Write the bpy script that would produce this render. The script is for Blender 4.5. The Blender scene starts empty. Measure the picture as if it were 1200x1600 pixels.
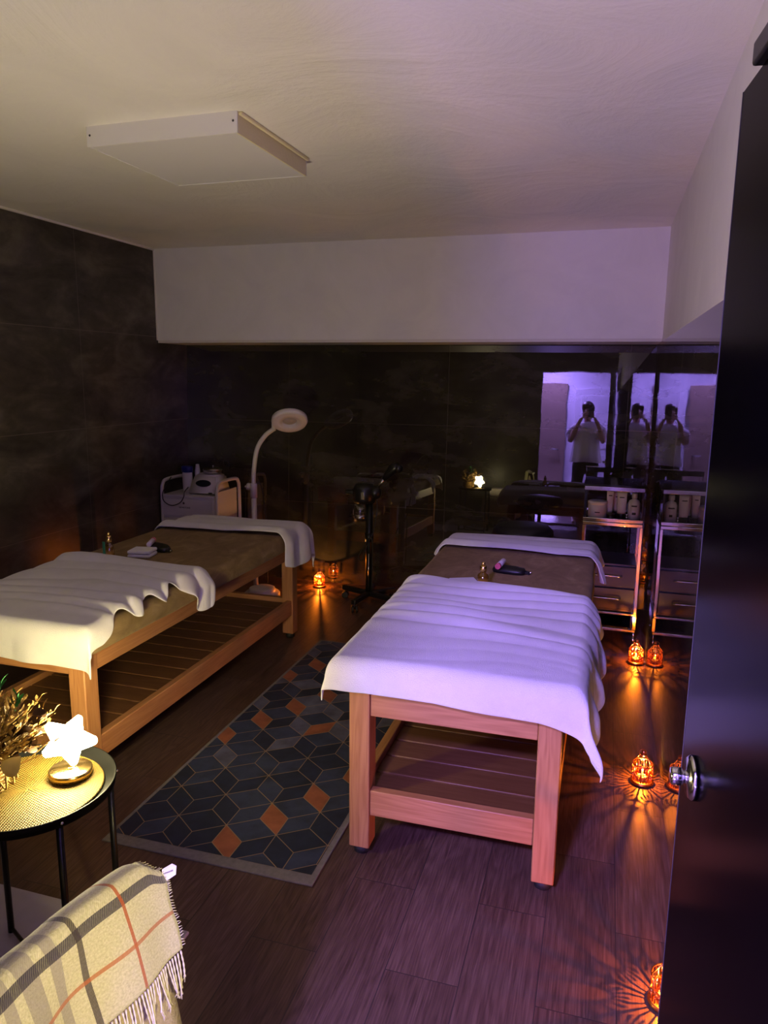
import bpy, bmesh, math, random
from mathutils import Vector, Matrix, noise
PI = math.pi
rnd = random.Random(7)
scene = bpy.context.scene
col = scene.collection

# ---------------------------------------------------------------- camera
H = 1.55
yaw, pit, rol = 0.2901, 0.18456, 0.0103
fw = Vector((-math.sin(yaw)*math.cos(pit), math.cos(yaw)*math.cos(pit), -math.sin(pit)))
rt = Vector((math.cos(yaw), math.sin(yaw), 0))
up = rt.cross(fw)
r2 = math.cos(rol)*rt + math.sin(rol)*up
u2 = -math.sin(rol)*rt + math.cos(rol)*up
cd = bpy.data.cameras.new('camera')
cd.sensor_fit = 'VERTICAL'; cd.sensor_height = 36; cd.lens = 1150/1600*36
cd.clip_start = 0.01; cd.clip_end = 60
cam = bpy.data.objects.new('camera', cd); col.objects.link(cam)
M = Matrix((r2, u2, -fw)).transposed().to_4x4(); M.translation = Vector((0, 0, H))
cam.matrix_world = M
scene.camera = cam

# ---------------------------------------------------------------- world, lights, exposure
w = bpy.data.worlds.new('world'); scene.world = w; w.use_nodes = True
w.node_tree.nodes['Background'].inputs[0].default_value = (0.5, 0.42, 0.6, 1)
w.node_tree.nodes['Background'].inputs[1].default_value = 0.0
scene.view_settings.view_transform = 'Standard'
scene.view_settings.look = 'None'
scene.view_settings.gamma = 1
scene.view_settings.exposure = 0.0
scene.cycles.max_bounces = 8
scene.cycles.diffuse_bounces = 4
scene.cycles.glossy_bounces = 5
scene.cycles.transparent_max_bounces = 12
scene.cycles.caustics_reflective = False
scene.cycles.caustics_refractive = False
scene.cycles.sample_clamp_indirect = 3.0

STAR_E = 370.0        # star table lamp
LAMP_E = 7.0         # lantern candles (W)
HALL_E = 410.0        # purple lamp on the hallway ceiling
HALL_COL = (0.36, 0.235, 1.0)

def area_light(name, loc, size, energy, color, target, spread=PI):
    l = bpy.data.lights.new(name, 'AREA'); l.shape = 'RECTANGLE'
    l.size, l.size_y = size; l.energy = energy; l.color = color; l.spread = spread
    o = bpy.data.objects.new(name, l); col.objects.link(o); o.location = loc
    o.rotation_euler = (Vector(target)-Vector(loc)).to_track_quat('-Z', 'Y').to_euler()
    return o
STAR_FILL_E = 39.0         # fill spot added over the star lamp, aimed at the ceiling
WARM_E = 5.0        # warm lamp on the hallway side wall
area_light('hallway_wall_lamp_light', (0.80, -0.08, 1.15), (0.16, 0.30), WARM_E, (1.0, 0.84, 0.22), (-0.65, 0.8, 0.66), math.radians(48))
HALL_FILL_E = 64.0       # added low purple fill in the hallway, for ceiling and beam
area_light('hallway_lamp_light', (-0.62, -1.0, 2.53), (0.30, 0.30), HALL_E, HALL_COL, (-0.5, -0.6, 0.9))
area_light('hallway_fill_light', (-0.60, -1.45, 0.16), (0.34, 0.10), HALL_FILL_E, HALL_COL, (-0.4, 2.0, 2.2))

# ---------------------------------------------------------------- material helpers
class NT:
    def __init__(s, name):
        m = bpy.data.materials.new(name); m.use_nodes = True
        s.m = m; s.t = m.node_tree; s.n = s.t.nodes; s.l = s.t.links
        s.b = s.n['Principled BSDF']
    def node(s, typ, **kw):
        n = s.n.new(typ)
        for k, v in kw.items():
            if k.startswith('i_'):
                key = k[2:]; key = int(key) if key.isdigit() else key.replace('_', ' ')
                if isinstance(v, bpy.types.NodeSocket): s.l.new(v, n.inputs[key])
                else: n.inputs[key].default_value = v
            else: setattr(n, k, v)
        return n
    def math(s, op, a, b=0.0, c=None):
        kw = dict(operation=op, i_0=a, i_1=b)
        if c is not None: kw['i_2'] = c
        return s.node('ShaderNodeMath', **kw).outputs[0]
    def mix(s, f, a, b):
        n = s.n.new('ShaderNodeMix'); n.data_type = 'RGBA'
        for k, v in ((0, f), (6, a), (7, b)):
            if isinstance(v, bpy.types.NodeSocket): s.l.new(v, n.inputs[k])
            else: n.inputs[k].default_value = v if k == 0 else c4(v)
        return n.outputs[2]
    def ramp(s, f, stops):
        n = s.n.new('ShaderNodeValToRGB'); s.l.new(f, n.inputs[0])
        e = n.color_ramp.elements
        while len(e) < len(stops): e.new(0.5)
        for i, (p, c) in enumerate(stops): e[i].position = p; e[i].color = c4(c)
        return n.outputs[0]
    def obj(s, scale=(1, 1, 1), loc=(0, 0, 0)):
        tc = s.node('ShaderNodeTexCoord')
        mp = s.node('ShaderNodeMapping', i_Vector=tc.outputs['Object'])
        mp.inputs['Scale'].default_value = scale; mp.inputs['Location'].default_value = loc
        return mp.outputs[0]
    def noise(s, vec, scale, detail=4, rough=0.55, dist=0):
        return s.node('ShaderNodeTexNoise', i_Vector=vec, i_Scale=scale, i_Detail=detail, i_Roughness=rough, i_Distortion=dist).outputs[0]
    def set(s, **kw):
        for k, v in kw.items():
            key = k.replace('_', ' ')
            if isinstance(v, bpy.types.NodeSocket): s.l.new(v, s.b.inputs[key])
            else: s.b.inputs[key].default_value = v
    def bump(s, h, strength=0.3, dist=0.01):
        n = s.node('ShaderNodeBump', i_Height=h, i_Strength=strength, i_Distance=dist)
        s.l.new(n.outputs[0], s.b.inputs['Normal'])
def c4(c): return (c[0], c[1], c[2], 1) if len(c) == 3 else c
def grey(v): return (v, v, v)

MATS = {}
def simple(name, color, rough=0.5, metal=0.0, spec=0.5, var=0.0, scale=30, bump=0.0, **kw):
    t = NT(name)
    t.set(Roughness=rough, Metallic=metal)
    t.b.inputs['Specular IOR Level'].default_value = spec
    v = t.obj()
    n = t.noise(v, scale)
    lo = tuple(max(0, c*(1-var)) for c in color); hi = tuple(min(1, c*(1+var)) for c in color)
    t.set(Base_Color=t.ramp(n, [(0.3, lo), (0.7, hi)]))
    if bump: t.bump(n, bump, 0.005)
    for k, val in kw.items():
        t.b.inputs[k.replace('_', ' ')].default_value = val
    MATS[name] = t.m
    return t.m

def m_tile(name, uaxis, uoff, rough, wave=0.02, ior=1.6, k=1.0):
    """large polished dark porcelain slabs 1.2 x 0.6 m with thin grout lines"""
    t = NT(name)
    tc = t.node('ShaderNodeTexCoord').outputs['Object']
    sp = t.node('ShaderNodeSeparateXYZ', i_0=tc)
    u = t.math('ADD', sp.outputs[uaxis], uoff)
    def seam(c, size):
        f = t.math('PINGPONG', c, size/2)
        f = t.math('MULTIPLY', f, 1.0)
        return t.math('LESS_THAN', f, 0.0016)
    s = t.math('MAXIMUM', seam(u, 1.2), seam(sp.outputs[2], 0.6))
    st = t.node('ShaderNodeMapping', i_Vector=tc); st.inputs['Scale'].default_value = (1, 1, 2.2)
    n1 = t.noise(st.outputs[0], 2.2, 6, 0.6, 0.6); n2 = t.noise(st.outputs[0], 11, 4)
    nn = t.math('ADD', t.math('MULTIPLY', n1, 0.8), t.math('MULTIPLY', n2, 0.2))
    c = t.ramp(nn, [(0.32, tuple(k*c for c in (0.016, 0.013, 0.010))), (0.5, tuple(k*c for c in (0.034, 0.029, 0.022))), (0.7, tuple(k*c for c in (0.070, 0.062, 0.044)))])
    t.set(Base_Color=t.mix(s, c, tuple(k*q_ for q_ in (0.075, 0.062, 0.048))))
    t.set(Roughness=t.math('ADD', t.math('MULTIPLY', n2, 0.02), rough - 0.01), IOR=ior)
    w1 = t.noise(tc, 5.0, 1)
    t.bump(w1, wave, 0.05)
    MATS[name] = t.m
    return t.m

def m_plaster(name, color, bump=0.25, scale=3.0):
    t = NT(name)
    v = t.obj()
    n1 = t.noise(v, scale, 8, 0.62, 1.2); n2 = t.noise(v, 60, 3)
    t.set(Base_Color=t.ramp(n1, [(0.3, tuple(c*0.92 for c in color)), (0.7, color)]), Roughness=0.55)
    h = t.math('ADD', n1, t.math('MULTIPLY', n2, 0.04))
    t.bump(h, bump, 0.03)
    MATS[name] = t.m
    return t.m

def m_floor():
    t = NT('wood_look_floor_tile')
    tc = t.node('ShaderNodeTexCoord').outputs['Object']
    sp = t.node('ShaderNodeSeparateXYZ', i_0=tc)
    PW, PL = 0.1955, 0.63
    u = t.math('DIVIDE', t.math('SUBTRACT', sp.outputs[0], 0.116), PW)
    ci = t.math('FLOOR', u)
    odd = t.math('MODULO', t.math('ABSOLUTE', ci), 2.0)
    v = t.math('DIVIDE', t.math('ADD', t.math('SUBTRACT', sp.outputs[1], 1.95), t.math('MULTIPLY', odd, 0.32)), PL)
    ri = t.math('FLOOR', v)
    fu = t.math('MULTIPLY', t.math('PINGPONG', u, 0.5), PW); fv = t.math('MULTIPLY', t.math('PINGPONG', v, 0.5), PL)
    s = t.math('LESS_THAN', t.math('MINIMUM', fu, fv), 0.0014)
    cell = t.node('ShaderNodeCombineXYZ', i_0=ci, i_1=ri)
    wn = t.node('ShaderNodeTexWhiteNoise', i_Vector=cell.outputs[0])
    off = t.node('ShaderNodeVectorMath', operation='SCALE', i_0=wn.outputs[1]); off.inputs[3].default_value = 7
    pv = t.node('ShaderNodeVectorMath', operation='ADD', i_0=tc, i_1=off.outputs[0])
    mp = t.node('ShaderNodeMapping', i_Vector=pv.outputs[0]); mp.inputs['Scale'].default_value = (6, 0.9, 6)
    n0 = t.noise(mp.outputs[0], 1.5, 3, 0.5, 0.4)
    rings = t.math('SINE', t.math('MULTIPLY', n0, 70))
    mp2 = t.node('ShaderNodeMapping', i_Vector=pv.outputs[0]); mp2.inputs['Scale'].default_value = (120, 4, 120)
    fine = t.noise(mp2.outputs[0], 2.0, 4)
    g = t.math('ADD', t.math('MULTIPLY', rings, 0.055), t.math('MULTIPLY', fine, 0.75))
    g = t.math('ADD', g, t.math('MULTIPLY', wn.outputs[0], 0.16))
    c = t.ramp(g, [(0.2, (0.042, 0.022, 0.015)), (0.45, (0.090, 0.051, 0.036)), (0.72, (0.155, 0.095, 0.068))])
    t.set(Base_Color=t.mix(s, c, (0.035, 0.024, 0.02)))
    t.set(Roughness=t.math('ADD', t.math('MULTIPLY', fine, 0.2), 0.30))
    t.b.inputs['Specular IOR Level'].default_value = 0.35
    t.bump(t.math('SUBTRACT', g, t.math('MULTIPLY', s, 2.0)), 0.12, 0.004)
    MATS['floor'] = t.m
    return t.m

def m_wood(name, axis, k=1.0):
    t = NT(name)
    sc = [9, 9, 9]; sc[axis] = 0.8
    v = t.obj(tuple(sc))
    oi = t.node('ShaderNodeObjectInfo')
    n0 = t.noise(v, 1.4, 3, 0.5, 0.5)
    rings = t.math('SINE', t.math('MULTIPLY', n0, 60))
    sc2 = [90, 90, 90]; sc2[axis] = 4
    fine = t.noise(t.obj(tuple(sc2)), 1.5, 4)
    g = t.math('ADD', t.math('MULTIPLY', rings, 0.12), t.math('MULTIPLY', fine, 0.8))
    g = t.math('ADD', g, t.math('MULTIPLY', oi.outputs['Random'], 0.12))
    t.set(Base_Color=t.ramp(g, [(p_, (k*a_, k*b_, k*c_)) for p_, a_, b_, c_ in ((0.2, 0.36, 0.150, 0.050), (0.5, 0.45, 0.205, 0.075), (0.85, 0.53, 0.26, 0.10))]), Roughness=0.42)
    t.bump(g, 0.05, 0.003)
    MATS[name] = t.m

def m_terry(name, color):
    t = NT(name)
    v = t.obj()
    n = t.noise(v, 420, 3); n2 = t.noise(v, 14, 4)
    t.set(Base_Color=t.ramp(n2, [(0.3, tuple(c*0.93 for c in color)), (0.7, color)]), Roughness=0.95)
    t.b.inputs['Sheen Weight'].default_value = 0.25
    t.b.inputs['Specular IOR Level'].default_value = 0.1
    t.bump(t.math('ADD', n, t.math('MULTIPLY', n2, 0.6)), 0.7, 0.004)
    MATS[name] = t.m

def m_velvet():
    t = NT('velvet')
    v = t.obj((1, 0.6, 1))
    n = t.noise(v, 7, 6, 0.65, 1.5); n2 = t.noise(v, 300, 2)
    t.set(Base_Color=t.ramp(n, [(0.32, (0.165, 0.108, 0.043)), (0.55, (0.24, 0.162, 0.068)), (0.72, (0.33, 0.235, 0.105))]), Roughness=0.9)
    t.b.inputs['Sheen Weight'].default_value = 0.12; t.b.inputs['Sheen Tint'].default_value = (0.8, 0.6, 0.35, 1)
    t.b.inputs['Specular IOR Level'].default_value = 0.1
    t.bump(t.math('ADD', n, t.math('MULTIPLY', n2, 0.3)), 0.35, 0.006)
    MATS['velvet'] = t.m

def m_emit(name, color, strength):
    t = NT(name)
    t.set(Base_Color=c4(color)); t.b.inputs['Emission Color'].default_value = c4(color)
    t.b.inputs['Emission Strength'].default_value = strength
    MATS[name] = t.m
    return t.m

def m_clear(name, tint, gloss=0.12, rough=0.03, emit=0.0):
    t = NT(name)
    tr = t.node('ShaderNodeBsdfTransparent'); tr.inputs[0].default_value = c4(tint)
    gl = t.node('ShaderNodeBsdfGlossy'); gl.inputs['Roughness'].default_value = rough
    lw = t.node('ShaderNodeLayerWeight'); lw.inputs[0].default_value = 0.25
    f = t.math('ADD', t.math('MULTIPLY', lw.outputs['Facing'], 0.6), gloss)
    mx = t.node('ShaderNodeMixShader', i_0=f, i_1=tr.outputs[0], i_2=gl.outputs[0])
    t.l.new(mx.outputs[0], t.n['Material Output'].inputs[0])
    MATS[name] = t.m
    return t.m

m_tile('tile_left', 1, -0.30, 0.30, 0.015, 1.27, 2.0)      # left slabs: seams along Y
m_tile('tile_back', 0, 2.27, 0.012, 0.006, 1.85)
m_tile('tile_right', 1, 0.1, 0.012, 0.006, 1.85)
m_plaster('ceiling_plaster', (0.84, 0.81, 0.78), 0.6, 1.6)
m_plaster('wall_plaster', (0.88, 0.86, 0.85), 0.10, 3.0)
m_plaster('hall_paint', (0.80, 0.78, 0.82), 0.03, 3.0)
m_floor()
for i, a in enumerate('xyz'): m_wood('wood_'+a, i)
m_wood('wood_dark_x', 0, 0.36)
m_terry('terry', (0.82, 0.80, 0.78))
m_velvet()
simple('black_rubber', grey(0.012), 0.6)
simple('black_plastic', grey(0.010), 0.32)
simple('black_metal', grey(0.006), 0.35, 0.0, 0.3)
simple('tray_black', grey(0.002), 0.5, 0.0, 0.06)
simple('black_leather', grey(0.010), 0.38, bump=0.2, scale=120)
simple('black_cloth', grey(0.010), 0.8)
simple('chrome', grey(0.78), 0.12, 1.0)
simple('steel', grey(0.55), 0.22, 1.0)
simple('gold', (0.85, 0.58, 0.22), 0.2, 1.0)
simple('copper', (0.55, 0.20, 0.07), 0.3, 1.0)
simple('white_plastic', (0.74, 0.70, 0.69), 0.38)
simple('white_enamel', (0.72, 0.68, 0.68), 0.3)
simple('off_white', (0.70, 0.66, 0.62), 0.45)
simple('blue_cap', (0.01, 0.02, 0.22), 0.4)
simple('pink_plastic', (0.75, 0.14, 0.20), 0.4)
simple('pale_plastic', (0.78, 0.70, 0.74), 0.35)
simple('screen_dark', (0.012, 0.014, 0.03), 0.12)
simple('ink', grey(0.03), 0.6)
simple('lens_glass', (0.45, 0.42, 0.42), 0.08)
simple('white_paint', (0.74, 0.73, 0.70), 0.4)
simple('diffuser', (0.66, 0.64, 0.66), 0.5)
simple('panel_yellow', (0.72, 0.64, 0.40), 0.8, bump=0.6, scale=60)
simple('door_black', (0.0015, 0.0012, 0.0016), 0.2, spec=0.018, var=0.2, scale=8)
simple('door_edge', (0.055, 0.05, 0.06), 0.35)
simple('beige_door', (0.30, 0.22, 0.15), 0.45)
simple('dark_drawer', (0.018, 0.010, 0.007), 0.4)
simple('smoke_glass', (0.010, 0.009, 0.012), 0.06)
simple('grout', (0.09, 0.07, 0.05), 0.7)
simple('mat_grey', (0.42, 0.38, 0.43), 0.9, var=0.08, scale=8)
simple('upholstery', (0.40, 0.33, 0.22), 0.9, var=0.15, scale=200, bump=0.5)
simple('seat_linen', (0.50, 0.44, 0.40), 0.9, var=0.05)
simple('fringe_wool', (0.55, 0.51, 0.34), 0.95)
simple('tag_white', (0.80, 0.78, 0.74), 0.7)
simple('rug_navy', (0.010, 0.016, 0.036), 0.75, var=0.35, scale=14)
simple('rug_blue', (0.026, 0.036, 0.070), 0.75, var=0.35, scale=14)
simple('rug_grey', (0.085, 0.088, 0.130), 0.75, var=0.35, scale=14)
simple('rug_rust', (0.27, 0.085, 0.035), 0.75, var=0.25, scale=14)
simple('rug_line', (0.28, 0.18, 0.09), 0.6)
simple('rug_border', (0.17, 0.155, 0.145), 0.85, var=0.15, scale=60)
simple('skin', (0.42, 0.22, 0.14), 0.5, Subsurface_Weight=0.0)
simple('hair', (0.035, 0.016, 0.008), 0.45)
simple('white_blouse', (0.78, 0.76, 0.76), 0.8)
simple('black_trousers', (0.010, 0.010, 0.012), 0.8)
simple('lips', (0.35, 0.08, 0.07), 0.5)
simple('leaf_dry', (0.17, 0.10, 0.028), 0.6, var=0.25, scale=40, spec=0.12)
simple('leaf_pale', (0.26, 0.19, 0.085), 0.55, var=0.15, scale=30, spec=0.12)
simple('leaf_dark', (0.030, 0.014, 0.006), 0.5, var=0.3, scale=40, spec=0.12)
simple('leaf_green', (0.02, 0.10, 0.025), 0.5, var=0.3, scale=40, spec=0.12)
simple('stem', (0.25, 0.16, 0.05), 0.7, spec=0.12)
simple('wicker', (0.10, 0.055, 0.013), 0.5, var=0.3, scale=60, bump=0.4, spec=0.12)
simple('oil_gold', (0.60, 0.42, 0.16), 0.2)
simple('green_label', (0.03, 0.22, 0.10), 0.4)
m_clear('glass_clear', (0.92, 0.92, 0.90))
m_clear('glass_amber', (1.0, 0.50, 0.12), 0.05)
m_clear('oil_glass', (0.88, 0.72, 0.38), 0.10)
m_emit('star_glow', (1.0, 0.84, 0.42), STAR_E)
m_emit('flame', (1.0, 0.50, 0.13), 22)
m_emit('wall_lamp_glow', (1.0, 0.80, 0.36), 6.0)
m_emit('hall_lamp_glow', HALL_COL, 3.0)

def m_placemat():
    t = NT('placemat_gold')
    tc = t.node('ShaderNodeTexCoord').outputs['Object']
    sp = t.node('ShaderNodeSeparateXYZ', i_0=tc)
    r = t.math('SQRT', t.math('ADD', t.math('POWER', sp.outputs[0], 2.0), t.math('POWER', sp.outputs[1], 2.0)))
    ring = t.math('FLOOR', t.math('DIVIDE', r, 0.0062))
    ang = t.math('ARCTAN2', sp.outputs[1], sp.outputs[0])
    k = t.math('MULTIPLY', t.math('ADD', ring, 0.5), 6.0)
    b = t.math('SINE', t.math('ADD', t.math('MULTIPLY', ang, k), t.math('MULTIPLY', ring, 1.6)))
    b = t.math('ADD', t.math('MULTIPLY', b, 0.5), 0.5)
    t.set(Base_Color=t.ramp(b, [(0.1, (0.008, 0.005, 0.0007)), (0.6, (0.105, 0.066, 0.011))]), Roughness=0.6, Metallic=0.1)
    t.b.inputs['Specular IOR Level'].default_value = 0.15
    t.bump(b, 0.5, 0.003)
    MATS['placemat'] = t.m
m_placemat()

def m_plaid():
    """woven check: UV.x runs along the chair back (m), UV.y down the fall (m)"""
    t = NT('plaid_wool')
    uv = t.node('ShaderNodeUVMap').outputs[0]
    sp = t.node('ShaderNodeSeparateXYZ', i_0=uv); u, v = sp.outputs[0], sp.outputs[1]
    tw = t.math('ADD', t.math('MULTIPLY', t.math('SINE', t.math('MULTIPLY', t.math('ADD', u, v), 1900)), 0.5), 0.5)
    wn = t.noise(uv, 260, 3)
    c = t.ramp(wn, [(0.3, (0.37, 0.35, 0.19)), (0.7, (0.54, 0.51, 0.30))])
    def band(x, a, b): return t.math('MULTIPLY', t.math('GREATER_THAN', x, a), t.math('LESS_THAN', x, b))
    def put(c, f, colr, k=1.0): return t.mix(t.math('MULTIPLY', f, k), c, colr)
    for a, b in ((0.035, 0.065), (0.082, 0.10), (0.002, 0.020)):
        c = put(c, band(u, a, b), (0.20, 0.18, 0.15), 0.65)
    dark = t.math('ADD', t.math('MULTIPLY', tw, 0.32), 0.66)
    f = band(v, 0.020, 0.031); c = t.mix(t.math('MULTIPLY', f, dark), c, (0.02, 0.016, 0.03))
    f = band(u, 0.128, 0.138); c = t.mix(t.math('MULTIPLY', f, dark), c, (0.03, 0.02, 0.02))
    f = band(u, 0.213, 0.2185); c = put(c, f, (0.33, 0.075, 0.015), 0.88)
    f = band(v, 0.098, 0.105); c = put(c, f, (0.35, 0.10, 0.02), 0.8)
    t.set(Base_Color=c, Roughness=0.95)
    t.b.inputs['Sheen Weight'].default_value = 0.3
    t.b.inputs['Specular IOR Level'].default_value = 0.1
    t.bump(t.math('ADD', t.math('MULTIPLY', tw, 0.3), wn), 0.5, 0.002)
    MATS['plaid'] = t.m
m_plaid()

# ---------------------------------------------------------------- mesh helpers
def new_bm(): return bmesh.new()
def box(bm, x0, x1, y0, y1, z0, z1, bev=0.0, seg=2, mi=0):
    r = bmesh.ops.create_cube(bm, size=1)
    vs = r['verts']
    for v in vs:
        v.co = Vector(((x0+x1)/2+v.co.x*(x1-x0), (y0+y1)/2+v.co.y*(y1-y0), (z0+z1)/2+v.co.z*(z1-z0)))
    fs = list({f for v in vs for f in v.link_faces})
    for f in fs: f.material_index = mi
    if bev > 0:
        es = list({e for v in vs for e in v.link_edges})
        rr = bmesh.ops.bevel(bm, geom=es, offset=bev, segments=seg, affect='EDGES', profile=0.5)
        for f in rr['faces']: f.material_index = mi; f.smooth = True
    return vs
def lathe(bm, prof, n=24, center=(0, 0, 0), mi=0, mat=None, cap=True):
    cx, cy, cz = center; rings = []
    for r, z in prof:
        ring = []
        for i in range(n):
            a = 2*PI*i/n
            p = Vector((r*math.cos(a), r*math.sin(a), z))
            if mat: p = mat @ p
            ring.append(bm.verts.new(p+Vector((cx, cy, cz))))
        rings.append(ring)
    for a, b in zip(rings, rings[1:]):
        for i in range(n):
            j = (i+1) % n
            f = bm.faces.new((a[i], a[j], b[j], b[i])); f.smooth = True; f.material_index = mi
    if cap:
        f = bm.faces.new(list(reversed(rings[0]))); f.material_index = mi
        f = bm.faces.new(rings[-1]); f.material_index = mi
    return rings
def tube(bm, pts, rad, n=10, mi=0, closed=False):
    pts = [Vector(p) for p in pts]
    rads = rad if isinstance(rad, (list, tuple)) else [rad]*len(pts)
    rings = []; prev = None
    N = len(pts)
    for i, p in enumerate(pts):
        if closed: t = pts[(i+1) % N]-pts[i-1]
        else: t = pts[min(i+1, N-1)]-pts[max(i-1, 0)]
        if t.length < 1e-9: t = Vector((0, 0, 1))
        t.normalize()
        if prev is None:
            a = Vector((0, 0, 1)) if abs(t.z) < 0.9 else Vector((1, 0, 0))
            x = t.cross(a).normalized()
        else:
            x = (prev - t*prev.dot(t))
            x = x.normalized() if x.length > 1e-6 else t.orthogonal().normalized()
        prev = x; y = t.cross(x)
        rings.append([bm.verts.new(p+rads[i]*(math.cos(2*PI*k/n)*x+math.sin(2*PI*k/n)*y)) for k in range(n)])
    pairs = list(zip(rings, rings[1:])) + ([(rings[-1], rings[0])] if closed else [])
    for a, b in pairs:
        for i in range(n):
            j = (i+1) % n
            f = bm.faces.new((a[i], a[j], b[j], b[i])); f.smooth = True; f.material_index = mi
    if not closed:
        f = bm.faces.new(list(reversed(rings[0]))); f.material_index = mi
        f = bm.faces.new(rings[-1]); f.material_index = mi
def ball(bm, c, r, su=16, sv=10, sc=(1, 1, 1), mi=0):
    rr = bmesh.ops.create_uvsphere(bm, u_segments=su, v_segments=sv, radius=r)
    for v in rr['verts']:
        v.co = Vector((v.co.x*sc[0], v.co.y*sc[1], v.co.z*sc[2]))+Vector(c)
        for f in v.link_faces: f.smooth = True; f.material_index = mi
    return rr['verts']
def bez(pts, n=24):
    """Catmull-Rom through pts"""
    P = [Vector(p) for p in pts]; P = [2*P[0]-P[1]]+P+[2*P[-1]-P[-2]]
    out = []
    for i in range(1, len(P)-2):
        for k in range(n):
            t = k/n
            a, b, c, d = P[i-1], P[i], P[i+1], P[i+2]
            out.append(0.5*((2*b)+(-a+c)*t+(2*a-5*b+4*c-d)*t*t+(-a+3*b-3*c+d)*t**3))
    out.append(P[-2]); return out
def obj(name, bm, mats, parent=None, loc=None, rot=None, smooth=None, recalc=True):
    if recalc: bmesh.ops.recalc_face_normals(bm, faces=bm.faces)
    me = bpy.data.meshes.new(name); bm.to_mesh(me); bm.free()
    for m in (mats if isinstance(mats, (list, tuple)) else [mats]):
        me.materials.append(MATS[m] if isinstance(m, str) else m)
    if smooth: 
        for p in me.polygons: p.use_smooth = True
    o = bpy.data.objects.new(name, me); col.objects.link(o)
    if parent: o.parent = parent
    if loc: o.location = loc
    if rot: o.rotation_euler = rot
    return o
def tag(o, label=None, cat=None, group=None, kind=None):
    if label: o['label'] = label
    if cat: o['category'] = cat
    if group: o['group'] = group
    if kind: o['kind'] = kind
    return o
def thing(name, label, cat, loc=(0, 0, 0), rz=0, group=None):
    o = bpy.data.objects.new(name, None); col.objects.link(o)
    o.location = loc; o.rotation_euler = (0, 0, rz); o.empty_display_size = 0.05
    return tag(o, label, cat, group)
def struct(name, bm, mats, label=None, parent=None):
    o = obj(name, bm, mats, parent)
    if not parent: tag(o, label, None, None, 'structure')
    return o
def copy_tree(o, loc, rz, label):
    def cp(s, par):
        c = s.copy(); col.objects.link(c); c.parent = par
        for ch in [k for k in s.children]: cp(ch, c)
        return c
    c = cp(o, None); c.location = loc; c.rotation_euler = (0, 0, rz); c['label'] = label
    return c
def text_mesh(name, body, size, mat, parent, loc, rot, depth=0.0004):
    cu = bpy.data.curves.new(name, 'FONT'); cu.body = body; cu.size = size
    cu.align_x = 'CENTER'; cu.align_y = 'CENTER'; cu.extrude = depth; cu.resolution_u = 2
    tmp = bpy.data.objects.new('tmp', cu); col.objects.link(tmp)
    dg = bpy.context.evaluated_depsgraph_get()
    me = bpy.data.meshes.new_from_object(tmp.evaluated_get(dg))
    bpy.data.objects.remove(tmp); bpy.data.curves.remove(cu)
    me.materials.clear(); me.materials.append(MATS[mat]); me.name = name
    o = bpy.data.objects.new(name, me); col.objects.link(o); o.parent = parent
    o.location = loc; o.rotation_euler = rot
    return o
def fbm(x, y, z=0.0): return noise.noise(Vector((x, y, z)))

# ---------------------------------------------------------------- the room
XL, XR, YB, ZC = -3.12, 0.287, 5.10, 2.40
YN = 0.45                                  # room side of the wall with the doorway
bm = new_bm(); box(bm, XL-0.2, 1.2, -1.9, YB+0.35, -0.1, 0); struct('floor', bm, 'floor')
bm = new_bm(); box(bm, XL-0.2, XR+0.2, YN-0.12, YB+0.35, ZC, ZC+0.1); struct('ceiling', bm, 'ceiling_plaster')
bm = new_bm(); box(bm, XL-0.15, XL, YN-0.12, YB+0.3, 0, ZC); struct('wall_left', bm, 'tile_left')
# the back slabs lean back a little and turn a little: normal towards photo pixel (924, 642)
nrm = ((924-600)*r2-(642-800)*u2+1150*fw).normalized()
P0 = Vector((-1.41, YB, 0.87))
def backY(x, z): return P0.y-(nrm.x*(x-P0.x)+nrm.z*(z-P0.z))/nrm.y
bm = new_bm()
vs = [bm.verts.new((x, backY(x, z), z)) for x, z in ((XL, 0), (XR, 0), (XR, 1.76), (XL, 1.76))]
vb = [bm.verts.new((v.co.x, YB+0.28, v.co.z)) for v in vs]
bm.faces.new(vs); bm.faces.new(list(reversed(vb)))
for i in range(4): bm.faces.new((vs[i], vb[i], vb[(i+1) % 4], vs[(i+1) % 4]))
struct('wall_back', bm, 'tile_back')
# boxed beam over the back slabs
bm = new_bm(); box(bm, XL, XR, 4.72, YB+0.28, 1.775, ZC); struct('trim_1', bm, 'wall_plaster', 'white boxed beam along the top of the back wall')
bm = new_bm(); box(bm, XL+0.001, XR-0.001, 4.727, YB+0.02, 1.757, 1.776, 0.002); struct('trim_2', bm, 'off_white', 'thin pale trim strip under the white beam')
bm = new_bm(); box(bm, XR, XR+0.15, YN-0.12, YB+0.3, 0, 1.76); struct('wall_right', bm, 'tile_right')
bm = new_bm(); box(bm, XR, XR+0.15, YN-0.12, YB+0.3, 1.76, ZC); struct('wall_right_upper', bm, 'wall_plaster')
bm = new_bm()
box(bm, XL, -0.64, YN-0.12, YN, 0, ZC); box(bm, -0.64, XR, YN-0.12, YN, 2.02, ZC)
struct('wall_near', bm, 'tile_left')
# thin grout bead along the ceiling line and the corners
bm = new_bm(); box(bm, XL, XL+0.010, YN, 4.72, ZC-0.012, ZC); struct('trim_3', bm, 'off_white', 'pale bead along the left wall and ceiling')
bm = new_bm(); box(bm, XL, XL+0.006, 4.712, 4.72, 1.775, ZC); struct('trim_4', bm, 'off_white', 'pale bead at the left end of the beam')
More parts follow.
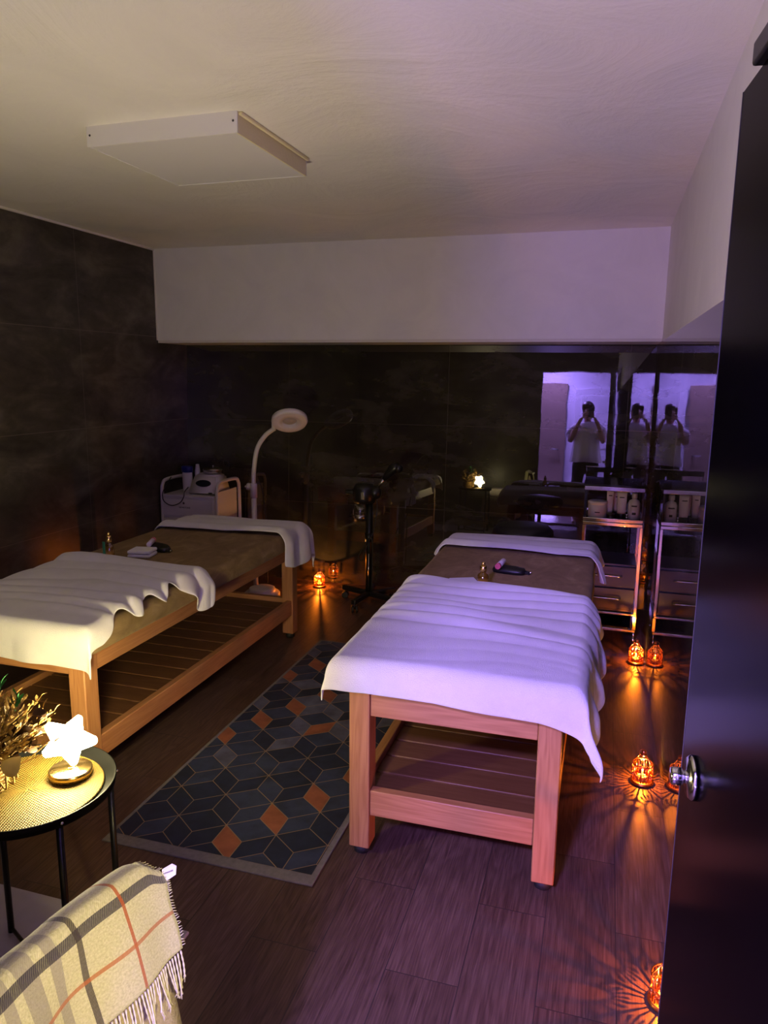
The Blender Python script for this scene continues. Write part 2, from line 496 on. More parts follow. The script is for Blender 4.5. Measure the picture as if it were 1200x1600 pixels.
# hallway seen in the polished slabs
bm = new_bm()
box(bm, -1.75, 1.0, -1.72, -1.6, 0, 2.6)
box(bm, -1.75, -1.63, -1.6, YN-0.13, 0, 2.6); box(bm, 0.88, 1.0, -1.6, YN-0.13, 0, 2.6)
struct('wall_hallway', bm, 'hall_paint')
bm = new_bm(); box(bm, -1.75, 1.0, -1.72, YN-0.121, 2.6, 2.7); struct('ceiling_hallway', bm, 'hall_paint')
bm = new_bm(); box(bm, -1.25, -0.34, -1.6, -1.56, 0.0, 2.03, 0.004)
d2 = struct('door_2', bm, 'beige_door', 'beige hallway door behind the photographer')
bm = new_bm(); lathe(bm, [(0.012, 0), (0.012, 0.05)], 12, (-0.44, -1.56, 1.0), mat=Matrix.Rotation(-PI/2, 3, 'X')); box(bm, -0.55, -0.425, -1.515, -1.50, 0.99, 1.01, 0.004)
obj('door_handle', bm, 'steel', d2)
bm = new_bm(); box(bm, -0.22, 0.62, -1.6, -1.565, 0.0, 1.96, 0.003)
for a, b in ((0.15, 0.95), (1.05, 1.85)): box(bm, -0.12, 0.52, -1.566, -1.556, a, b, 0.004)
struct('door_3', bm, 'hall_paint', 'white panelled hallway door behind the photographer')
# hallway ceiling lamp (gives the purple light)
hl = thing('ceiling_lamp', 'square purple lamp on the hallway ceiling outside the doorway', 'lamp', (-0.62, -1.0, 2.6))
bm = new_bm(); box(bm, -0.2, 0.2, -0.2, 0.2, -0.05, 0, 0.005); obj('housing', bm, 'white_paint', hl)
bm = new_bm(); box(bm, -0.17, 0.17, -0.17, 0.17, -0.056, -0.05); obj('diffuser', bm, 'hall_lamp_glow', hl)

fl = thing('added_floor_light', 'added purple fill light on the hallway floor outside the doorway', 'lamp', (-0.6, -1.5, 0))  # invented second purple source, throws light up at the ceiling and beam
bm = new_bm(); box(bm, -0.2, 0.2, -0.03, 0.01, 0, 0.10, 0.005); obj('housing', bm, 'white_paint', fl)
bm = new_bm(); box(bm, -0.18, 0.18, -0.02, 0.005, 0.101, 0.106); obj('diffuser', bm, 'hall_lamp_glow', fl)
wl = thing('wall_lamp', 'warm wall lamp on the hallway side wall outside the doorway', 'lamp', (0.88, -0.08, 1.15))
bm = new_bm(); box(bm, -0.03, -0.001, -0.06, 0.06, -0.1, 0.1, 0.005); obj('wall_plate', bm, 'white_paint', wl)
bm = new_bm(); box(bm, -0.07, -0.031, -0.09, 0.09, -0.16, 0.16, 0.01); obj('lamp_shade', bm, 'wall_lamp_glow', wl)
# the open black door
HX, HY, EX, EY = 0.236, 0.50, 0.1655, 1.30
DL = math.hypot(EX-HX, EY-HY); dang = math.atan2(EY-HY, EX-HX)
door = bpy.data.objects.new('door_1', None); col.objects.link(door); door.location = (HX, HY, 0); door.rotation_euler = (0, 0, dang)
tag(door, 'open black glossy room door at the right edge', None, None, 'structure')
# local: +x along the leaf to its free edge, +y = room face (towards -X of the room)
bm = new_bm(); box(bm, 0, DL-0.003, -0.04, 0.0, 0.008, 1.97, 0.001); obj('door_leaf', bm, 'door_black', door)
bm = new_bm(); box(bm, DL-0.003, DL, -0.04, 0.0005, 0.008, 1.97); obj('edge_strip', bm, 'door_edge', door)
bm = new_bm()
Ry = Matrix.Rotation(-PI/2, 3, 'X')
kz, kx = 0.908, DL-0.098
lathe(bm, [(0.036, 0.0), (0.036, 0.006), (0.031, 0.011), (0.011, 0.012), (0.010, 0.017), (0.0135, 0.019), (0.0145, 0.022), (0.0145, 0.034), (0.012, 0.037), (0.003, 0.038)], 32, (kx, 0.0, kz), mat=Ry)
obj('door_knob', bm, 'chrome', door)
bm = new_bm(); box(bm, DL-0.34, DL-0.09, -0.012, 0.012, 1.972, 2.004, 0.004)
obj('door_closer', bm, 'black_metal', door)

# ---------------------------------------------------------------- ceiling light panel (off)
lp = thing('ceiling_light_panel', 'square white ceiling light panel, switched off', 'light', (-1.52, 2.66, ZC), math.radians(-1))
bm = new_bm()
for x0, x1, y0, y1 in ((-0.298, 0.298, -0.285, -0.279), (-0.298, 0.298, 0.279, 0.285), (-0.298, -0.292, -0.279, 0.279)):
    box(bm, x0, x1, y0, y1, -0.068, 0)
obj('housing', bm, 'white_paint', lp)
bm = new_bm(); box(bm, 0.292, 0.298, -0.279, 0.279, -0.068, 0); box(bm, 0.298, 0.312, -0.275, 0.285, -0.012, 0, 0.004); obj('yellow_strip', bm, 'panel_yellow', lp)['label'] = 'yellowish strip along one side'  # yellowish side face, plus a thin strip beside it on the ceiling
bm = new_bm(); box(bm, -0.292, 0.292, -0.279, 0.279, -0.066, -0.058); obj('diffuser', bm, 'diffuser', lp)
bm = new_bm()
for sx in (-0.285, 0.283): lathe(bm, [(0.004, 0), (0.003, 0.002)], 10, (sx, -0.285, -0.03), mat=Matrix.Rotation(PI/2, 3, 'X'))
obj('screw', bm, 'ink', lp)

# ---------------------------------------------------------------- massage beds
BW, BL = 0.655, 1.87
def make_bed(label):
    t = thing('treatment_bed', label, 'bed', (0, 0, 0), 0, 'wooden treatment beds')
    hw = BW/2
    for sx in (-1, 1):
        for y0 in (0, BL-0.072):
            bm = new_bm(); xa = sx*hw; xb = sx*(hw-0.068)
            box(bm, min(xa, xb), max(xa, xb), y0, y0+0.072, 0.032, 0.588, 0.004)
            lg = obj('leg', bm, 'wood_z', t)
            bm = new_bm(); lathe(bm, [(0.018, 0.0), (0.026, 0.004), (0.028, 0.033)], 18, ((xa+xb)/2, y0+0.036, 0)); obj('foot', bm, 'black_rubber', lg)
    for z0, z1, nm in ((0.494, 0.586, 'top_rail'), (0.150, 0.238, 'lower_rail')):
        for y0 in (0.006, BL-0.038):
            bm = new_bm(); box(bm, -hw+0.0685, hw-0.0685, y0, y0+0.032, z0, z1, 0.003); obj(nm, bm, 'wood_x', t)
        for sx in (-1, 1):
            xa, xb = sx*(hw-0.006), sx*(hw-0.038)
            bm = new_bm(); box(bm, min(xa, xb), max(xa, xb), 0.0725, BL-0.0725, z0, z1, 0.003); obj(nm, bm, 'wood_y', t)
    bm = new_bm()
    n = 15; p = (BL-0.09)/n
    for i in range(n):
        box(bm, -hw+0.040, hw-0.040, 0.045+i*p+0.005, 0.045+(i+1)*p-0.005, 0.196, 0.214, 0.003)
    obj('slatted_shelf', bm, 'wood_dark_x', t)['label'] = 'shelf of darker wooden slats'
    bm = new_bm()                                                  # velvet-covered mattress
    W, Y0, Y1, Z0, Z1 = 0.385, -0.035, 1.905, 0.590, 0.680
    box(bm, -W, W, Y0, Y1, Z0, Z1)
    bmesh.ops.subdivide_edges(bm, edges=bm.edges[:], cuts=1)
    bm.free(); bm = new_bm()
    nx, ny = 34, 70
    prof = []                                                       # cross profile of the side: (outset, z)
    R = 0.035
    for k in range(7):
        a = PI/2*k/6; prof.append((R*math.cos(PI/2-a)-R, Z1-R+R*math.sin(PI/2-a)))
    for k in range(1, 5): prof.append((0.003*math.sin(k*1.1), Z1-R-(Z1-R-Z0)*k/4))
    def ringpt(u, k):
        o, z = prof[k]
        hx, hy = W+o, (Y1-Y0)/2+o
        rr = max(0.03+o, 0.004)
        per = [2*(hx-rr), PI/2*rr, 2*(hy-rr), PI/2*rr]*2
        # parametrise rounded rectangle by perimeter
        L = sum(per); s = u*L
        segs = [(1, -1), (1, 1), (-1, 1), (-1, -1)]
        x, y = 0, 0
        pos = s
        # bottom edge, corner, right edge, corner, top, corner, left, corner
        e = per
        if pos < e[0]: return Vector((-hx+rr+pos, -hy, z))
        pos -= e[0]
        if pos < e[1]: a = -PI/2+pos/rr; return Vector((hx-rr+rr*math.cos(a), -hy+rr+rr*math.sin(a), z))
        pos -= e[1]
        if pos < e[2]: return Vector((hx, -hy+rr+pos, z))
        pos -= e[2]
        if pos < e[3]: a = pos/rr; return Vector((hx-rr+rr*math.cos(a), hy-rr+rr*math.sin(a), z))
        pos -= e[3]
        if pos < e[4]: return Vector((hx-rr-pos, hy, z))
        pos -= e[4]
        if pos < e[5]: a = PI/2+pos/rr; return Vector((-hx+rr+rr*math.cos(a), hy-rr+rr*math.sin(a), z))
        pos -= e[5]
        if pos < e[6]: return Vector((-hx, hy-rr-pos, z))
        pos -= e[6]
        a = PI+pos/rr; return Vector((-hx+rr+rr*math.cos(a), -hy+rr+rr*math.sin(a), z))
    NU = 220
    rings = []
    for k in range(len(prof)):
        ring = []
        for i in range(NU):
            q = ringpt(i/NU, k); q.y += (Y0+Y1)/2
            if k > 2:
                d = 0.004*fbm(q.x*9, q.y*9, q.z*12)
                q.x += d*(1 if q.x > 0 else -1); q.y += d*(1 if q.y > 1 else -1)
            ring.append(bm.verts.new(q))
        rings.append(ring)
    for a, b in zip(rings, rings[1:]):
        for i in range(NU):
            f = bm.faces.new((a[i], b[i], b[(i+1) % NU], a[(i+1) % NU])); f.smooth = True
    bm.faces.new(rings[0]); bm.faces.new(list(reversed(rings[-1])))
    m = obj('mattress', bm, 'velvet', t); m['label'] = 'mattress in a taupe velvet cover'
    return t
bed = make_bed('left wooden treatment bed along the dark tiled wall, beside the star lamp')
BLX, BLY = -2.025, 2.03
BRX, BRY = -0.393, 2.05
bed.location = (BLX, BLY, 0)
bed_r = copy_tree(bed, (BRX, BRY, 0), 0, 'right wooden treatment bed with the purple-lit foot towel')
MT = 0.680   # mattress top

# ---------------------------------------------------------------- draped towels
def drape(name, label, cat, bx, by, s_fn, nS, nT, ripple, thick=0.005, mat='terry', group=None, W=0.387, YF=-0.038, YE=1.907, R=0.035, topz=MT+0.004):
    """s_fn(s,t) -> (a,b): lateral arc from the bed centre and length along the bed (b<0 hangs over the foot end)"""
    bm = new_bm(); grid = []
    def prof(d):                                  # d = arc beyond the flat part -> (out, drop)
        if d <= 0: return d, 0.0
        q = R*PI/2
        if d < q: return R*math.sin(d/R), R*(1-math.cos(d/R))
        return R, R+(d-q)
    for i in range(nS+1):
        row = []
        for j in range(nT+1):
            s, t = i/nS, j/nT
            a, b = s_fn(s, t)
            sg = 1 if a >= 0 else -1
            ox, dx = prof(abs(a)-(W-R)); x = sg*(W-R+ox)
            if b < YF+R: oy, dy = prof(YF+R-b); y = YF+R-oy
            elif b > YE-R: oy, dy = prof(b-(YE-R)); y = YE-R+oy
            else: y, dy = b, 0.0
            drop = max(dx, dy)+0.35*min(dx, dy)
            h, fold = ripple(s, t, a, b, dx, dy)
            nx = sg*min(1, dx/R); ny = (-1 if b < 0.5 else 1)*min(1, dy/R); nz = max(0, 1-drop/R)
            z = topz-drop+h*max(nz, 0.0)
            kx = (h*(1-nz)+fold)*(1 if dx > 0 else 0); ky = (h*(1-nz)+fold)*(1 if dy > 0 else 0)
            x += sg*max(kx, 0.0)*min(1, dx/R) + sg*0.10*max(0, dx-R)
            y += (-1 if b < 0.5 else 1)*(max(ky, 0.0)*min(1, dy/R)+0.05*max(0, dy-R))
            row.append(bm.verts.new((x, y, z)))
        grid.append(row)
    for i in range(nS):
        for j in range(nT):
            f = bm.faces.new((grid[i][j], grid[i+1][j], grid[i+1][j+1], grid[i][j+1])); f.smooth = True
    o = obj(name, bm, mat, None, (bx, by, 0), recalc=False)
    tag(o, label, cat, group)
    sm = o.modifiers.new('thickness', 'SOLIDIFY'); sm.thickness = thick; sm.offset = 1.0
    ss = o.modifiers.new('soft', 'SUBSURF'); ss.levels = 1; ss.render_levels = 1
    return o
def ss(x, a, b):
    x = min(1, max(0, (x-a)/(b-a))); return x*x*(3-2*x)
def ridge(p):                                     # soft round ridges with narrow valleys
    f = p-math.floor(p); return (math.sin(PI*f))**0.75

# right bed, foot towel
def sR(s, t):
    aL = -(0.405+0.075*(1-ss(t, 0.0, 0.14))+0.008*math.sin(t*9))
    z = t*4.2+0.25
    zig = abs((z-math.floor(z))-0.5)*2
    aR = 0.385+0.135+0.075*zig*ss(t, 0.05, 0.2)-0.10*ss(t, 0.72, 1.0)+0.04*(1-ss(t, 0, 0.2))
    a = aL+(aR-aL)*s
    b0 = -0.108-0.022*ss(s, 0.1, 0.7)-0.010*fbm(s*3, 1.0)-0.05*ss(s, 0.70, 0.93)
    b1 = 0.885+0.02*math.sin(s*5+0.6)-0.03*s
    return a, b0+(b1-b0)*t
def rR(s, t, a, b, dx, dy):
    ph = t*10.5+1.5*fbm(s*1.5, t*2.2, 3.1)+0.6*s*(t-0.4)
    amp = 0.023*ss(t, 0.33, 0.5)*max(0.15, 0.7+0.9*fbm(s*2.2, t*5, 9))+0.002
    h = amp*ridge(ph)+0.004*(fbm(s*5, t*6, 2)+0.5)
    h *= 0.35+0.65*ss(s, 0.0, 0.12)
    h += 0.018*math.exp(-((t-0.975)/0.03)**2)*(0.5+0.5*math.sin(s*4.2+0.3))
    fold = 0.028*max(0, math.sin(t*4.2*2*PI+1.2))*ss(dx, 0.03, 0.14)*(1 if a > 0 else 0.2)
    fold += 0.012*max(0, math.sin(s*15))*ss(dy, 0.04, 0.1)
    return max(h, 0.001), fold
drape('towel', 'white towel over the foot end of the right bed, lit purple', 'towel', BRX, BRY, sR, 90, 110, rR, group='white towels on the beds')
# left bed, foot towel
def sL(s, t):
    aL = -0.50
    rolls = 0.020*math.sin(t*2*PI*5.2)*ss(t, 0.22, 0.3)*(1-ss(t, 0.72, 0.8))
    aR = 0.435+rolls+0.075*ss(t, 0.80, 0.88)*(1-0.6*ss(t, 0.95, 1.0))-0.055*ss(t, 0.2, 0.3)*(1-ss(t, 0.72, 0.85))+0.01*(1-t)
    a = aL+(aR-aL)*s
    b0 = -0.145-0.02*s+0.008*fbm(s*4, 2.0)
    b1 = 0.80+0.05*math.sin(s*PI)-0.05*s
    return a, b0+(b1-b0)*t
def rL(s, t, a, b, dx, dy):
    ph = t*8.5+1.3*fbm(s*1.5, t*2.4, 5.5)-0.35*s
    k = ss(s, 0.45, 0.9)
    amp = (0.008+0.018*k)*ss(t, 0.22, 0.42)
    h = amp*ridge(ph)+0.005*(fbm(s*6, t*6, 7)+0.5)
    h += 0.03*math.exp(-((t-0.93)/0.06)**2)*math.exp(-((s-0.25)/0.18)**2)
    fold = 0.022*max(0, math.sin(t*2*PI*5.2+0.7))*ss(dx, 0.015, 0.06)*ss(t, 0.2, 0.3)
    fold += 0.010*max(0, math.sin(s*19+1))*ss(dy, 0.03, 0.1)
    return max(h, 0.001), fold
drape('towel', 'white towel bunched over the foot end of the left bed behind the star lamp', 'towel', BLX, BLY, sL, 90, 100, rL, group='white towels on the beds')
# towels over the head ends
def make_head(bx, by, label, seed, right_hang, left_hang, y0, far):
    def sH(s, t):
        aL = -(0.385+left_hang*(0.6+0.4*t)); aR = 0.385+right_hang*(0.75+0.25*t)+0.02*math.sin(t*6)
        b0 = y0+0.02*math.sin(s*4+seed)-0.03*ss(s, 0.75, 1.0); b1 = 1.907+far
        return aL+(aR-aL)*s, b0+(b1-b0)*t
    def rH(s, t, a, b, dx, dy):
        h = 0.016*math.exp(-((t-0.10)/0.09)**2)+0.011*ridge(t*3.1+0.4*fbm(s*2, t*2, seed))+0.003
        fold = 0.02*max(0, math.sin(t*8+seed))*ss(dx, 0.03, 0.12)
        return h, fold
    return drape('towel', label, 'towel', bx, by, sH, 70, 50, rH, group='white towels on the beds', thick=0.007)
make_head(BRX, BRY, 'white towel across the head end of the right bed, before the black stool', 1.3, 0.13, 0.07, 1.56, 0.10)
make_head(BLX, BLY, 'white towel across the head end of the left bed, before the white cabinet', 4.1, 0.20, 0.05, 1.53, 0.16)

# ---------------------------------------------------------------- patterned rug
RX0, RX1, RY0, RY1 = -1.535, -0.775, 1.865, 3.86
def make_rug():
    bm = new_bm()
    mats = ['rug_line', 'rug_navy', 'rug_blue', 'rug_grey', 'rug_rust', 'rug_border']
    box(bm, RX0, RX1, RY0, RY1, 0.0, 0.006, 0.002, mi=5)
    ix0, ix1, iy0, iy1 = RX0+0.015, RX1-0.02, RY0+0.045, RY1-0.015
    f = bm.faces.new([bm.verts.new(p) for p in ((ix0, iy0, .0063), (ix1, iy0, .0063), (ix1, iy1, .0063), (ix0, iy1, .0063))]); f.material_index = 0
    HXs, HY_, V = 0.094, 0.069, 0.0995
    def clip(poly):
        for ax, lim, sg in ((0, ix0, 1), (0, ix1, -1), (1, iy0, 1), (1, iy1, -1)):
            out = []
            for i in range(len(poly)):
                a, b = poly[i-1], poly[i]
                da, db = (a[ax]-lim)*sg, (b[ax]-lim)*sg
                if (da >= 0) != (db >= 0):
                    t = da/(da-db); out.append((a[0]+(b[0]-a[0])*t, a[1]+(b[1]-a[1])*t))
                if db >= 0: out.append(b)
            poly = out
            if len(poly) < 3: return None
        return poly
    r = random.Random(21)
    RUST = {(0, -1, -1), (0, 0, 0), (0, 1, 0), (0, 2, 1), (0, 3, -3), (0, 4, -2), (0, 5, -2), (0, 6, -1), (0, 7, -3), (0, 8, -2), (1, 4, 0)}
    DARK = {(0, 7, -2), (1, 8, -2), (1, 6, -2), (1, 4, -2)}
    g = 0.0014
    # anchored on the rust lozenge whose top corner is at (-1.081, 2.231): its four corners run
    # top, right (+HX,-HY), bottom (right - V), left
    for row in range(-6, 16):
        for k in range(-6, 7):
            x = -1.081+2*HXs*k+(HXs if row % 2 else 0.0); y = 2.231+(HY_+V)*row
            A, B, Cc = (HXs, -HY_), (0, -V), (-HXs, -HY_)
            P = (x, y)
            add = lambda p, *ds: (p[0]+sum(d[0] for d in ds), p[1]+sum(d[1] for d in ds))
            # lozenge below P: spans A and Cc shifted (vertical diamond): P, P+A, P+A+B', ...
            tiles = [
                (0, [P, add(P, A), add(P, A, B), add(P, B)]),
                (1, [P, add(P, B), add(P, Cc, B), add(P, Cc)]),
                (2, [P, add(P, A), (x, y-2*HY_+2*HY_*2) if False else add(P, A, (-HXs, HY_), (HXs, HY_)), add(P, (HXs, HY_))]),
            ]
            tiles[2] = (2, [P, add(P, A), add(P, (2*HXs, 0)), add(P, (HXs, HY_))])
            for typ, poly in tiles:
                c = (sum(p[0] for p in poly)/4, sum(p[1] for p in poly)/4)
                poly = [(p[0]+(c[0]-p[0])*g/0.045, p[1]+(c[1]-p[1])*g/0.045) for p in poly]
                poly = clip(poly)
                far = ss(y, 2.35, 3.1)  # more grey tiles towards the far end: grazing sheen put into their colour
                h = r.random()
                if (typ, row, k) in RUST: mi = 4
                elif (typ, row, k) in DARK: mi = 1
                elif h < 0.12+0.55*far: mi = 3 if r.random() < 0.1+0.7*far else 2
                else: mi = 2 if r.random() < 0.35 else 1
                if not poly: continue
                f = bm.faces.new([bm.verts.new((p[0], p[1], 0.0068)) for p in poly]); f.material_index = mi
    o = obj('rug', bm, mats, recalc=False)
    return tag(o, 'runner rug of navy and rust cube tiles with thin gold lines, between the beds', 'rug')
make_rug()
bm = new_bm(); box(bm, -2.35, -1.03, 0.9, 1.585, 0.0, 0.010, 0.004)
tag(obj('floor_mat', bm, 'mat_grey'), 'pale grey flat mat on the floor under the round side table', 'mat')

# ---------------------------------------------------------------- lanterns
def make_lantern(label, loc):
    t = thing('lantern', label, 'lantern', loc, 0, 'amber candle lanterns on the floor')
    bm = new_bm(); lathe(bm, [(0.034, 0), (0.042, 0.002), (0.044, 0.008), (0.040, 0.012), (0.037, 0.013)], 36); obj('base', bm, 'copper', t)
    bm = new_bm()
    N = 96; rings = []
    for k in range(15):
        z = 0.014+0.066*k/14; ring = []
        for i in range(N):
            a = 2*PI*i/N
            q = abs(math.sin(a*4)); zz = (z-0.014)/0.066
            r = 0.0365+0.0012*math.sin(16*a)*(0.4+0.6*math.cos(zz*PI*2.2+q*3))
            ring.append(bm.verts.new((r*math.cos(a), r*math.sin(a), z)))
        rings.append(ring)
    for a, b in zip(rings, rings[1:]):
        for i in range(N):
            f = bm.faces.new((a[i], a[(i+1) % N], b[(i+1) % N], b[i])); f.smooth = True
    g = obj('glass', bm, 'glass_amber', t)
    bm = new_bm()                                    # embossed petals around the glass
    for k in range(8):
        a0 = 2*PI*k/8
        for m in range(9):
            an = PI*(m/8)-PI/2
            for r0, r1 in ((0.0065, 0.0150),):
                p = []
                for rr in (r0, r1):
                    du, dz = rr*math.sin(an), -rr*math.cos(an)*0.9
                    p.append(Vector((0.0378*math.cos(a0+du/0.0378), 0.0378*math.sin(a0+du/0.0378), 0.047+dz)))
                tube(bm, p, [0.0009, 0.0019], 5)
        tube(bm, [(0.0378*math.cos(a0+0.006*math.sin(u)/0.0378), 0.0378*math.sin(a0+0.006*math.sin(u)/0.0378), 0.047+0.006*math.cos(u)) for u in [2*PI*j/10 for j in range(10)]], 0.0011, 5, closed=True)
        a1 = a0+PI/8
        tube(bm, [(0.0378*math.cos(a1), 0.0378*math.sin(a1), 0.016), (0.0380*math.cos(a1), 0.0380*math.sin(a1), 0.079)], 0.0020, 6)
        for m in (-1, 1):
            a2 = a1+m*PI/14; tube(bm, [(0.0378*math.cos(a2), 0.0378*math.sin(a2), 0.060), (0.0380*math.cos(a2), 0.0380*math.sin(a2), 0.079)], 0.0016, 5)
            tube(bm, [(0.0378*math.cos(a2), 0.0378*math.sin(a2), 0.016), (0.0380*math.cos(a2), 0.0380*math.sin(a2), 0.034)], 0.0016, 5)
    obj('petal_relief', bm, 'copper', t)
    bm = new_bm()
    tube(bm, [(0.0385*math.cos(2*PI*j/32), 0.0385*math.sin(2*PI*j/32), 0.081) for j in range(32)], 0.0018, 6, closed=True)
    for k in range(4):
        a = PI/4+k*PI/2
        tube(bm, [(0.0385*math.cos(a), 0.0385*math.sin(a), 0.081), (0.011*math.cos(a), 0.011*math.sin(a), 0.117)], 0.0017, 6)
    obj('roof_frame', bm, 'copper', t)
    bm = new_bm(); lathe(bm, [(0.0375, 0.081), (0.024, 0.099), (0.0115, 0.116)], 32, cap=False); obj('roof_glass', bm, 'glass_clear', t)
    bm = new_bm(); lathe(bm, [(0.012, 0.115), (0.013, 0.119), (0.007, 0.122)], 20); ball(bm, (0, 0, 0.128), 0.0085); obj('finial', bm, 'copper', t)
    bm = new_bm(); tube(bm, [(0.014*math.cos(2*PI*j/20)-0.004, 0, 0.127+0.012*math.sin(2*PI*j/20)) for j in range(20)], 0.0009, 5, closed=True); obj('ring_handle', bm, 'copper', t)
    bm = new_bm(); lathe(bm, [(0.018, 0.013), (0.018, 0.028), (0.015, 0.030)], 20); c = obj('tealight', bm, 'off_white', t)
    bm = new_bm(); lathe(bm, [(0.001, 0.030), (0.0055, 0.037), (0.005, 0.044), (0.001, 0.056)], 12); obj('flame', bm, 'flame', c)
    l = bpy.data.lights.new('candle_light', 'POINT'); l.energy = LAMP_E; l.color = (1.0, 0.42, 0.10); l.shadow_soft_size = 0.002
    lo = bpy.data.objects.new('candle_light', l); col.objects.link(lo); lo.parent = t; lo.location = (0, 0, 0.058)
    return t
lan = make_lantern('amber lantern on the floor by the back wall, beyond the left bed', (-1.955, 4.90, 0))
for loc, rz, lb in (((0.238, 4.08, 0), 0.5, 'amber lantern on the floor by the right wall, just before the black trolley'),
                    ((0.220, 2.805, 0), 0.2, 'amber lantern on the floor by the right wall, left of the door knob'),
                    ((0.234, 1.735, 0), 0.9, 'amber lantern half hidden at the bottom edge of the black door')):
    copy_tree(lan, loc, rz, lb)

# ---------------------------------------------------------------- side table, placemat, star lamp
TX, TY = -1.328, 1.365
tb = thing('side_table', 'round black metal tray side table holding the star lamp', 'table', (TX, TY, 0.0105), math.radians(20))
bm = new_bm(); lathe(bm, [(0.0, 0.497), (0.198, 0.497), (0.202, 0.500), (0.2065, 0.524), (0.203, 0.525), (0.198, 0.503), (0.0, 0.5005)], 72, cap=False); obj('tray_top', bm, 'tray_black', tb)
def leg_ang(k): return math.radians((-49, 20, 138, 205)[k])
for k in range(4):
    a = leg_ang(k); rr = 0.188
    bm = new_bm(); tube(bm, [(rr*math.cos(a), rr*math.sin(a), 0.496), (rr*math.cos(a), rr*math.sin(a), 0.0)], 0.0085, 12)
    lg = obj('leg', bm, 'black_metal', tb)
for a0, a1 in ((0, 2), (1, 3)):
    bm = new_bm(); p, q = leg_ang(a0), leg_ang(a1); dz = 0.012+0.011*a0
    tube(bm, [(0.182*math.cos(p), 0.182*math.sin(p), dz), (0.182*math.cos(q), 0.182*math.sin(q), dz)], 0.005, 10); obj('cross_bar', bm, 'black_metal', tb)
for k in range(4):
    bm = new_bm(); a = leg_ang(k); ball(bm, (0.2055*math.cos(a), 0.2055*math.sin(a), 0.512), 0.005, 10, 6, (1, 1, 0.8))
    obj('rivet', bm, 'steel', tb)
TZ = 0.0105+0.5035
bm = new_bm(); prof = []
for k in range(29):
    r0 = k*0.0062; prof += [(max(r0, 0.0005), 0.0022), (r0+0.0031, 0.0046)]
prof += [(0.180, 0.002), (0.180, 0.0)]
lathe(bm, prof, 96, cap=False)
tag(obj('placemat', bm, 'placemat', None, (TX-0.004, TY-0.002, TZ)), 'round woven gold placemat on the black tray table', 'placemat')
# star lamp
def make_star():
    base = Vector((-1.274, 1.449, TZ+0.0048))
    d = Vector((0.55, -0.84, 0)).normalized(); rz = math.atan2(d.y, d.x)+PI/2
    t = thing('star_lamp', 'glowing white star table lamp on a round gold base', 'lamp', base, rz)
    bm = new_bm(); lathe(bm, [(0.050, 0), (0.0535, 0.001), (0.0535, 0.019), (0.051, 0.021), (0.004, 0.021)], 48); obj('base', bm, 'gold', t)
    bm = new_bm(); lathe(bm, [(0.004, 0.021), (0.004, 0.034)], 12, (0.002, 0, 0)); box(bm, -0.006, 0.012, -0.006, 0.004, 0.0211, 0.0235, 0.001); obj('stem', bm, 'gold', t)
    bm = new_bm()
    N = 160; cz = 0.098; R1, R2 = 0.083, 0.041
    def rad(a):
        # rounded star outline
        k = ((a/(2*PI/5)) % 1.0); k = abs(k-0.5)*2        # 1 at tip, 0 at notch
        th = (1-k)*PI/5
        # straight edge between tip (R1, 0) and notch (R2, pi/5) in polar form
        x1, y1 = R1, 0.0; x2, y2 = R2*math.cos(PI/5), R2*math.sin(PI/5)
        den = (y2-y1)*math.cos(th)-(x2-x1)*math.sin(th)
        r = (x1*(y2-y1)-y1*(x2-x1))/den if abs(den) > 1e-9 else R1
        rt_ = 0.0135; xc = R1-0.026
        # rounded cap at the tip
        s = xc*math.sin(th)
        if abs(s) < rt_:
            rc = xc*math.cos(th)+math.sqrt(rt_*rt_-s*s); r = min(r, rc) if th < 0.32 else r
        return r
    tilt = math.radians(-27)
    prof = [(1.0, 0.0), (0.96, 0.009), (0.86, 0.014), (0.6, 0.0165), (0.3, 0.0175)]
    rings = {}
    for sgn in (1, -1):
        prev = None
        for s_, dpt in prof:
            key = (s_, dpt*sgn)
            if key in rings: ring = rings[key]
            else:
                ring = []
                for i in range(N):
                    a = 2*PI*i/N; r = rad(a)*s_
                    aa = a+PI/2+tilt
                    ring.append(bm.verts.new((r*math.cos(aa), -dpt*sgn, cz+r*math.sin(aa))))
                rings[key] = ring
            if prev:
                for i in range(N):
                    q = (prev[i], prev[(i+1) % N], ring[(i+1) % N], ring[i])
                    f = bm.faces.new(q if sgn > 0 else tuple(reversed(q))); f.smooth = True
            prev = ring
        f = bm.faces.new(prev)
    obj('star_shade', bm, 'star_glow', t)
    l = bpy.data.lights.new('star_fill_spot', 'SPOT'); l.energy = STAR_FILL_E; l.color = (1.0, 0.86, 0.58)  # added spot, not part of the star: brightens ceiling, beam and left wall
    l.spot_size = math.radians(158); l.spot_blend = 1.0; l.shadow_soft_size = 0.02
    lo = bpy.data.objects.new('star_fill_spot', l); col.objects.link(lo); lo.parent = t; lo.location = (0, 0, 0.20); lo.rotation_euler = (PI, 0, 0)
    return t
make_star()

